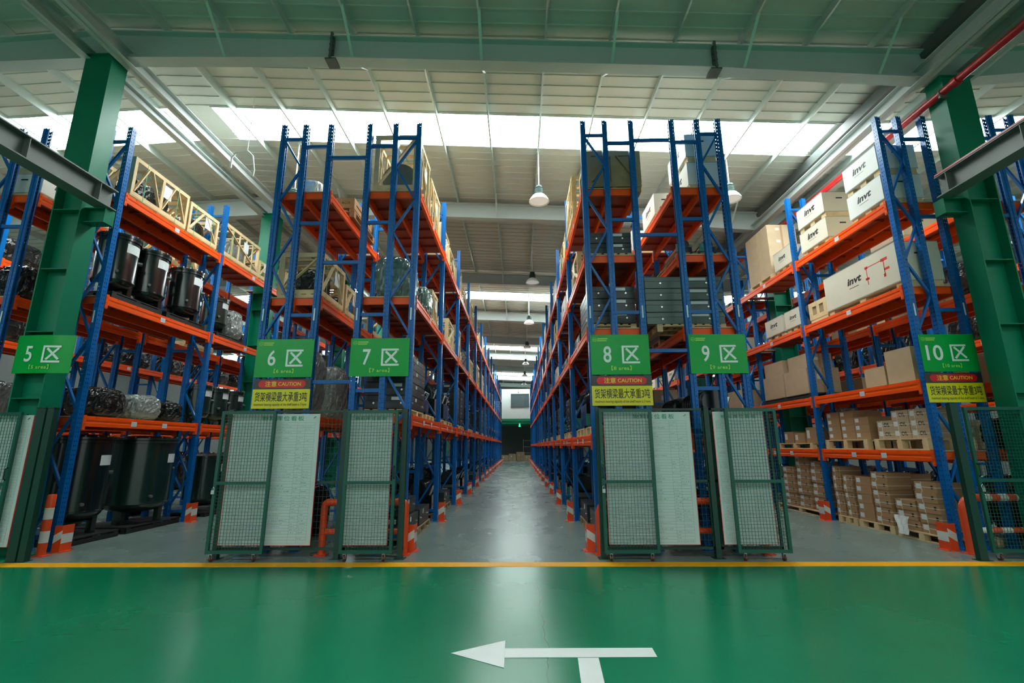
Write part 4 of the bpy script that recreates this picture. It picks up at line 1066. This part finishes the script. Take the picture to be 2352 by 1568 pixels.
# ------------------------------------------------------------------ goods on rack 6
put(wrapped(.75, .6, .42, 'bag_white', 60, name='white_bag', cat='bag'), 'white plastic bag', '6', 2, 8.45, xoff=-.02)
put(pallet(1.4, .72, .16, 'brown_wood'), 'brown plank pallet', '6', 2, 9.75, xoff=.22)
put(solid_crate(1.2, .62, .34, 'brown_wood'), 'low brown plank crate on pallet', '6', 2, 9.75, xoff=.22, lift=.162)
put(wrapped(.7, .6, .35, 'bag_white', 61, name='white_bag', cat='bag'), 'white wrapped bag', '6', 2, 11.4, xoff=.1)
put(open_crate(1.1, .82, .92, V, 'v', 'crate_wood'), 'open pine crate', '6', 1, 8.72)
put(wrapped(.85, .6, .66, 'wrap_black', 62), 'black wrapped load inside crate', '6', 1, 8.72, lift=.115)
put(open_crate(.75, .82, .72, V, 'v', 'crate_wood'), 'shorter pine crate', '6', 1, 9.75)
put(wrapped(.5, .56, .45, 'wrap_black', 63), 'black wrapped load inside crate', '6', 1, 9.75, lift=.115)
put(open_crate(1.3, .82, .9, V, 'x', 'crate_wood'), 'open pine crate', '6', 1, 11.75)
put(wrapped(.9, .7, 1.35, 'wrap_silver', 64), 'tall silver foil wrapped load', '6', 0, 8.75)
put(wrapped(.9, .7, 1.2, 'wrap_silver', 65), 'tall silver foil wrapped load', '6', 0, 10.0)
for k in range(2, 8):
    y = Y0 + BAY * k + 1.5
    put(open_crate(1.1, .82, .9, V, 'v', 'crate_wood'), 'open pine crate', '6', 1, y + .5)
    put(wrapped(1.0, .7, 1.1, 'wrap_silver' if k % 2 else 'wrap_black', 66 + k), '%s wrapped load' % ('silver' if k % 2 else 'black'), '6', 0, y)
    put(open_crate(1.2, .82, .8, V, 'slat', 'crate_wood'), 'slatted pine crate', '6', 2, y)
for k in range(0, 5):
    y = Y0 + BAY * k + 1.4
    put(wrapped(1.1, .7, .95, 'wrap_black', 80 + k), 'black wrapped load', '6', -1, y)

# ------------------------------------------------------------------ goods along the centre aisle, rack 7
put(open_crate(1.15, .86, 1.28, V, 'slat', 'crate_wood'), 'slatted pale crate', '7', 2, 8.72)
b = MB(); b.tube([(0, -.30, .36), (0, -.24, .36)], .34, 32); b.tube([(0, -.24, .36), (0, .3, .36)], .30, 32)
put(('machine_drum', 'drum', b.mesh('machine_drum', ['case_grey']), []), 'grey round drum inside crate', '7', 2, 8.72, lift=.115)
put(open_crate(1.2, .86, 1.15, V, 'slat', 'crate_wood'), 'slatted pale crate', '7', 2, 10.05)
put(wrapped(.95, .85, .98, 'wrap_green', 90), 'tall plastic draped machine', '7', 1, 8.65)
put(wrapped(.85, .42, .72, 'wrap_green', 91), 'sagging plastic drape', '7', 1, 9.60, xoff=.30)
put(open_crate(.75, .82, .85, V, 'slat', 'crate_wood'), 'slatted pale crate', '7', 1, 10.48)
for j in range(4):
    put(dark_case(1.2, .82, .235, V, 'case_dark'), '%s dark flat case of stack' % ('lowest', 'second', 'third', 'topmost')[j], '7', 0, 9.0, lift=.122 + .238 * j, group='flat dark cases on rack seven')
put(pallet(1.2, .82, .12, 'crate_wood'), 'pale pallet under flat dark cases', '7', 0, 9.0)
put(carton(.35, .4, .22, V, 'big'), 'brown carton on case stack', '7', 0, 8.7, lift=.122 + .238 * 4)
put(motor(.7, .75, .6, 'a'), 'black machine with teal bracket', '7', 0, 10.3, lift=.122)
put(pallet(.9, .82, .12, 'crate_wood'), 'pale pallet under black machine', '7', 0, 10.3)
for i, (y, h) in enumerate(((8.85, .34), (9.95, .34))):
    put(pallet(1.05, .9, .12, 'old_wood'), 'worn pallet under dark case', '7', -1, y)
    put(dark_case(.95, .85, .30, V, 'case_dark'), 'large dark case', '7', -1, y, lift=.122)
    put(dark_case(.85, .75, .28, V, 'case_dark'), 'smaller dark case on top', '7', -1, y, lift=.422 + .003) if i == 0 else None
cr = random.Random(5)
for k in range(1, 14):
    yb = Y0 + BAY * k
    for h, dy in ((0, .82), (1, 2.18)):
        y = yb + dy; nm = ('near half', 'far half')[h]
        # top shelf
        t = cr.random(); L = cr.choice((1.0, 1.15, 1.25)); H = cr.choice((.85, .95, 1.1))
        if k == 4 and h == 1 or t > .88: put(wrapped(.9, .75, .9, 'bag_white', 100 + (k % 3)), 'white wrapped load', '7', 2, y)
        else: put(open_crate(L, .82, H, V, 'slat' if t < .55 else 'x', 'crate_wood'), ('slatted' if t < .55 else 'braced') + ' pale crate', '7', 2, y)
        # middle shelf
        t = cr.random()
        if t < .72 and k < 9: put(open_crate(L, .82, H, V, 'slat' if t < .5 else 'x', 'crate_wood'), ('slatted' if t < .5 else 'braced') + ' pale crate', '7', 1, y)
        elif t < .86: put(wrapped(.95, .75, .8, 'wrap_silver', 110 + k % 3), 'silver wrapped load', '7', 1, y)
        else: put(solid_crate(1.0, .8, .8, 'crate_wood'), 'closed wooden crate', '7', 1, y)
        # lowest shelf: pallet with dark cases or machines
        put(pallet(1.15, .82, .12, 'crate_wood'), 'pale pallet', '7', 0, y)
        t = cr.random(); kk = cr.choice((3, 4, 5))
        if t < .6 and k < 7:
            for j in range(kk): put(dark_case(1.1, .8, .235, V, 'case_dark'), '%s dark case of stack' % ORD[j], '7', 0, y, lift=.122 + .238 * j, group='flat dark cases on rack seven')
        elif t < .6: put(wrapped(1.0, .75, .85, 'wrap_black', 120 + k % 3), 'black wrapped load', '7', 0, y, lift=.122)
        else: put(motor(1.0, .75, .85, 'b'), 'black machine unit', '7', 0, y, lift=.122)
        # floor
        put(pallet(1.15, .85, .12, 'old_wood'), 'worn pallet', '7', -1, y)
        t = cr.random()
        if t < .5: put(dark_case(1.05, .8, .32, V, 'case_dark'), 'large dark case', '7', -1, y, lift=.122)
        else: put(motor(1.0, .75, .7, 'c'), 'black machine unit', '7', -1, y, lift=.122)

# ------------------------------------------------------------------ goods on rack 8
V = -1
put(solid_crate(1.0, 1.04, .86, 'old_wood'), 'closed wooden crate', '8', 3, 8.65, xoff=.14)
put(open_crate(1.3, .85, 1.05, V, 'slat', 'crate_wood'), 'slatted pale crate', '8', 3, 9.95, xoff=-.10)
put(pallet(.8, .82, .08, 'crate_wood'), 'pale pallet under dark cases', '8', 2, 8.55)
for j in range(2): put(dark_case(.7, .8, .21, V, 'case_dark'), '%s dark flat case' % ('lower', 'upper')[j], '8', 2, 8.55, lift=.082 + .213 * j)
for j in range(3): put(dark_case(1.25, .82, .23, V, 'case_dark'), '%s dark flat case' % ('bottom', 'middle', 'top')[j], '8', 1, 8.85, lift=.122 + .233 * j)
put(pallet(1.25, .82, .12, 'crate_wood'), 'pale pallet under dark cases', '8', 1, 8.85)
put(open_crate(1.0, .82, .8, V, 'x', 'crate_wood'), 'braced pale crate', '8', 2, 10.2)
put(dark_case(1.0, .82, .3, V, 'case_dark'), 'large dark case', '8', 1, 10.25)
for y in (8.75, 10.15):
    put(pallet(1.1, .82, .16, 'crate_wood'), 'pale pallet', '8', 0, y)
    put(motor(1.0, .78, .9, 'd'), 'black machine unit', '8', 0, y, lift=.162)
    put(pallet(1.1, .82, .14, 'old_wood'), 'worn pallet', '8', -1, y)
    put(dark_case(1.0, .8, .34, V, 'case_dark'), 'large dark case', '8', -1, y, lift=.142)
for k in range(1, 14):
    yb = Y0 + BAY * k
    for h, dy in ((0, .82), (1, 2.18)):
        y = yb + dy
        t = cr.random(); L = cr.choice((1.0, 1.15, 1.25)); H = cr.choice((.9, 1.0, 1.1))
        if k == 1 or t < .35: put(open_crate(L, .82, H, V, 'slat', 'crate_wood'), 'slatted pale crate', '8', 3, y)
        else: put(white_case(1.1, .8, .95, V, 'case_white', 'none'), 'tall white case', '8', 3, y)
        t = cr.random()
        if t < .7: put(white_case(1.05, .8, .72, V, 'case_white', 'none'), 'white case', '8', 2, y)
        else: put(open_crate(L, .82, .85, V, 'x', 'crate_wood'), 'braced pale crate', '8', 2, y)
        t = cr.random()
        if t < .45: put(dark_case(1.1, .8, .3, V, 'case_grey'), 'grey flat case', '8', 1, y)
        elif t < .75: put(white_case(.9, .8, .6, V, 'case_white', 'none'), 'white case', '8', 1, y)
        else: put(carton(.8, .7, .5, V, 'big'), 'large brown carton', '8', 1, y)
        put(pallet(1.15, .82, .16, 'crate_wood'), 'pale pallet', '8', 0, y)
        if cr.random() < .6: put(motor(1.0, .78, .9, 'd'), 'black machine unit', '8', 0, y, lift=.162)
        else:
            for j in range(4): put(dark_case(.9, .7, .22, V, 'case_dark'), '%s dark case of stack' % ORD[j], '8', 0, y, lift=.162 + .223 * j)
        put(pallet(1.15, .82, .14, 'old_wood'), 'worn pallet', '8', -1, y)
        if cr.random() < .5: put(motor(1.0, .75, .7, 'c'), 'black machine unit', '8', -1, y, lift=.142)
        else: put(dark_case(1.05, .8, .32, V, 'case_dark'), 'large dark case', '8', -1, y, lift=.142)

# ------------------------------------------------------------------ goods on rack 9
for j in range(2): put(white_case(1.02, .60, .60, V, 'case_white', 'invt'), '%s white lettered case' % ('lower', 'upper')[j], '9', 3, 8.66, xoff=.18, lift=.602 * j)
put(white_case(.95, .46, .62, V, 'case_white', 'invt'), 'narrow white lettered case', '9', 3, 9.78, xoff=-.20)
put(white_case(1.1, .84, .66, V, 'case_white', 'invt'), 'white case with black lettering', '9', 3, 11.75, xoff=-.04)
put(white_case(1.0, .82, .6, V, 'case_white', 'none'), 'plain white case', '9', 3, 13.05)
put(pallet(1.4, .84, .12, 'old_wood'), 'worn pallet under dark cases', '9', 2, 8.95)
for j, (xo, dx) in enumerate(((-.22, 'left'), (.22, 'right'))):
    put(motor(.85, .40, .30, 'e'), '%s dark unit with teal bracket' % dx, '9', 2, 8.75, xoff=xo, lift=.122)
put(dark_case(1.0, .8, .3, V, 'case_dark'), 'large dark case', '9', 2, 10.3)
put(pallet(.8, 1.25, .14, 'crate_wood'), 'pale pallet under long grey cases', '9', 1, 8.75, xoff=-.22)
for j in range(4): put(dark_case(.72, 1.42, .225, V, 'case_grey'), '%s long grey case' % ('lowest', 'second', 'third', 'topmost')[j], '9', 1, 8.75, xoff=-.30, lift=.142 + .229 * j, group='long grey cases on rack nine')
put(pallet(1.1, .84, .14, 'old_wood'), 'worn dark pallet', '9', 1, 10.2)
put(dark_case(1.0, .8, .3, V, 'case_dark'), 'large dark case', '9', 1, 10.2, lift=.142)
put(motor(1.1, .8, .78, 'f'), 'black machine unit', '9', 0, 8.75)
put(motor(1.0, .8, .78, 'f'), 'black machine unit', '9', 0, 10.1)
for j in range(2): put(carton(.7, .55, .55, V, 'big'), '%s brown carton' % ('lower', 'upper')[j], '9', 0, 11.55, xoff=.1, lift=.552 * j)
put(motor(1.1, .8, .8, 'f'), 'black machine unit', '9', -1, 9.0)
put(motor(1.1, .8, .8, 'f'), 'black machine unit', '9', -1, 10.25)
for k in range(2, 8):
    y = Y0 + BAY * k + 1.4
    put(white_case(1.1, .8, .8, V, 'case_white', 'none'), 'white case', '9', 3, y + .4)
    put(dark_case(1.1, .8, .3, V, 'case_dark'), 'large dark case', '9', 2, y)
    put(dark_case(1.1, .8, .3, V, 'case_grey'), 'large grey case', '9', 1, y)
    put(motor(1.1, .8, .9, 'f'), 'black machine unit', '9', 0, y)
    put(motor(1.1, .8, .8, 'f'), 'black machine unit', '9', -1, y)

# ------------------------------------------------------------------ goods on rack 10
for j in range(2): put(white_case(.92, .74, .615, V, 'case_white', 'invt'), '%s white lettered case' % ('lower', 'upper')[j], '10', 3, 8.56, xoff=-.04, lift=.617 * j, group='white lettered cases on the top shelf of rack ten')
for j in range(2): put(white_case(.98, .74, .595, V, 'case_board', 'invt'), '%s pale lettered case' % ('lower', 'upper')[j], '10', 3, 10.22, xoff=-.04, lift=.597 * j)
put(white_case(.78, .70, .60, V, 'case_board', 'invt'), 'small pale lettered case', '10', 3, 11.58, xoff=-.04)
put(pallet(1.25, .80, .14, 'crate_wood'), 'pale pallet under carton load', '10', 3, 12.72)
for j in range(4):
    for i in range(2):
        put(carton(.60, .78, .355, V, 'big'), '%s carton of %s column' % (ORD[j], ('near', 'far')[i]), '10', 3, 12.41 + .615 * i, lift=.142 + .356 * j, group='large cartons loaded on the top shelf of rack ten')
put(white_case(2.06, .76, .86, V, 'case_board', 'red'), 'very long pale case with red marks', '10', 2, 9.09, xoff=-.03)
put(white_case(.72, .74, .56, V, 'case_board', 'invt'), 'pale lettered case', '10', 2, 11.42, xoff=-.04)
put(white_case(.86, .74, .56, V, 'case_board', 'invt'), 'pale lettered case', '10', 2, 12.32, xoff=-.04)
put(solid_crate(.66, .74, .5, 'crate_wood'), 'closed wooden crate', '10', 2, 10.50)
put(pallet(2.2, .80, .12, 'black_skid'), 'long black pallet under cartons', '10', 1, 12.22)
put(carton(.98, .76, .60, V, 'big'), 'larger lower brown carton', '10', 1, 11.72, lift=.122)
put(carton(1.0, .76, .60, V, 'big'), 'larger lower brown carton', '10', 1, 12.76, lift=.122)
put(carton(.80, .60, .36, V, 'big'), 'upper brown carton', '10', 1, 11.70, lift=.723)
put(carton(.92, .70, .36, V, 'big'), 'upper brown carton', '10', 1, 12.72, lift=.723)
put(carton(.62, .56, .66, V, 'big'), 'large brown carton', '10', 1, 8.75, xoff=.10)
put(carton(.55, .5, .42, V, 'big'), 'smaller brown carton', '10', 1, 9.45, xoff=.12)
# lowest shelf
put(pallet(1.30, .80, .20, 'crate_wood'), 'pale pallet under brown cartons', '10', 0, 10.22)
for i, (y, n) in enumerate(((9.80, 3), (10.22, 4), (10.66, 4))):
    for j in range(n): put(carton(.41, .60, .145, V, 'lab'), '%s carton of %s stack' % (ORD[j], ORD[i]), '10', 0, y, lift=.202 + .147 * j, group='brown cartons on the lowest shelf of rack ten')
put(pallet(1.22, .80, .20, 'crate_wood'), 'pale pallet under lettered cartons', '10', 0, 8.78)
for i, (y, n) in enumerate(((8.40, 3), (8.80, 3), (9.19, 2))):
    for j in range(n): put(carton(.385, .60, .165, V, 'cyl'), '%s lettered carton of %s stack' % (ORD[j], ORD[i]), '10', 0, y, lift=.202 + .168 * j, group='lettered cartons on the lowest shelf of rack ten')
put(pallet(1.5, .80, .14, 'crate_wood'), 'pale pallet under carton pile', '10', 0, 12.1)
for i, (y, h) in enumerate(((11.55, .36), (12.05, .24), (12.52, .28))): put(carton(.42, .55, h, V, 'lab'), '%s brown carton on pallet' % ORD[i], '10', 0, y, lift=.142)
put(wrapped(.36, .4, .12, 'wrap_silver', 150, name='plastic_sheet', cat='sheet'), 'crumpled clear plastic on cartons', '10', 0, 10.66, lift=.202 + .147 * 4)
# floor
def stack(y, x, n, L, D, h, base, word, kind='plain', lean=0.0):
    for j in range(n):
        put(carton(L, D, h, V, kind), '%s carton of %s' % (ORD[j], word), '10', -1, y + cr.uniform(-.012, .012) + lean * j, xoff=x + cr.uniform(-.012, .012), lift=base + (h + .002) * j, group='strapped cartons on the floor under rack ten', rz=cr.uniform(-.02, .02))
put(pallet(1.02, .86, .14, 'crate_wood'), 'pale pallet at front', '10', -1, 8.62)
put(pallet(.92, .86, .14, 'crate_wood'), 'pale pallet', '10', -1, 9.66)
put(pallet(.58, .86, .14, 'crate_wood'), 'short pale pallet', '10', -1, 10.46)
stack(8.40, -.18, 5, .44, .44, .165, .142, 'front stack')
stack(8.88, -.18, 3, .44, .44, .165, .142, 'low stack')
stack(8.62, .27, 4, .62, .38, .19, .142, 'tall rear stack', 'lab')
stack(9.44, -.18, 6, .42, .44, .155, .142, 'second tall stack')
stack(9.90, -.18, 5, .42, .44, .165, .142, 'plain stack', 'lab')
stack(10.33, -.18, 5, .28, .44, .165, .142, 'slim stack')
stack(9.68, .27, 5, .8, .38, .18, .142, 'rear stack')
stack(10.66, -.18, 6, .26, .44, .165, .142, 'narrow stack')
put(pallet(2.15, .86, .12, 'crate_wood'), 'long pale pallet', '10', -1, 12.16)
stack(11.36, -.15, 7, .50, .46, .155, .122, 'near stack')
stack(11.96, -.15, 8, .50, .46, .155, .122, 'middle stack')
stack(12.56, -.15, 6, .50, .46, .155, .122, 'last stack')
b = MB(); g = [(0, 0)]
for i in range(7):
    for j in range(9):
        pass
sheet = []
for j in range(10):
    z = .34 - .034 * j; row = []
    for i in range(8):
        yy = -.16 + .32 * i / 7 * (1 - .35 * (j / 9)); row.append((-.02 - .02 * math.sin(i * 1.9 + j * .6) - .004 * j, yy + .05 * (j / 9), z))
    sheet.append(row)
for j in range(9):
    for i in range(7): b.face([sheet[j][i], sheet[j][i + 1], sheet[j + 1][i + 1], sheet[j + 1][i]], 0, True)
r = inst(('plastic_sleeve', 'plastic', b.mesh('plastic_sleeve', ['bag_white']), []), 'torn white plastic sleeve hanging from cartons on floor under rack ten', (6.79, 8.93, .03))
for k in range(2, 6):
    y = Y0 + BAY * k + 1.2
    put(white_case(1.0, .74, .6, V, 'case_board', 'none'), 'pale case', '10', 2, y)
    put(carton(.9, .7, .6, V, 'big'), 'large brown carton', '10', 1, y)
    put(wrapped(1.0, .7, .7, 'wrap_black', 160 + k), 'black wrapped load', '10', 0, y)
    put(wrapped(1.1, .75, .9, 'wrap_black', 170 + k), 'black wrapped load', '10', -1, y)
# rack 11, seen past the right column
for i, (y, lv) in enumerate(((8.7, 0), (9.9, 0), (8.8, 1), (10.1, 1), (12.0, 0), (12.2, 1), (8.7, 2), (10.0, 2), (12.1, 2))):
    put(carton(.95, .75, .55, V, 'big'), 'large brown carton', '11', lv, y) if i % 3 else put(wrapped(1.0, .75, .6, 'wrap_black', 180 + i), 'black wrapped load', '11', lv, y)
for i, y in enumerate((8.8, 10.1, 12.2)): put(wrapped(1.1, .8, .9, 'wrap_black', 190 + i), 'black wrapped load', '11', -1, y)
put(white_case(1.0, .8, .6, V, 'case_board', 'invt'), 'pale lettered case', '11', 3, 10.2)
for k in range(5):
    for dy in (.8, 2.2):
        for rid, n in (('3', 3), ('12', 4)):
            for lv in range(-1, n):
                put(wrapped(1.15, .8, (1.5, 1.3, .9, .8, .8)[lv + 1] if rid == '3' else (.9, .8, 1.1, 1.0, .8)[lv + 1], 'wrap_black', 200 + (k + lv) % 3), 'black wrapped load', rid, lv, Y0 + BAY * k + dy)

# ------------------------------------------------------------------ the far end of the aisle
for i, (x, y, L, D, h) in enumerate(((-.75, 54.6, .7, .8, .75), (.15, 54.8, .8, .9, .95), (.95, 54.4, .6, .7, .6), (-1.6, 54.9, .8, .8, .6), (1.7, 54.8, .7, .7, .9))):
    inst(carton(L, D, h, -1, 'big'), '%s brown carton from left on the floor at far aisle end' % ORD[(3 if x > 1 else 0 if x < -1 else 1 if x < 0 else 2) + (0 if x < .5 or x > 1 else 0) + (1 if x > 1 else 0) + (1 if .5 < x < 1 else 0)], (x, y, .001))
b = MB()
for x in (-.45, .45):
    for y in (-.25, .25): b.box(x - .02, x + .02, y - .02, y + .02, 0, 2.4)
for z in (.15, .8, 1.5, 2.2): b.box(-.45, .45, -.25, .25, z, z + .04)
inst(('steel_shelf', 'shelf', b.mesh('steel_shelf', ['steel_grey']), []), 'open grey steel shelf against the far wall at aisle end', (.95, 55.8, 0))
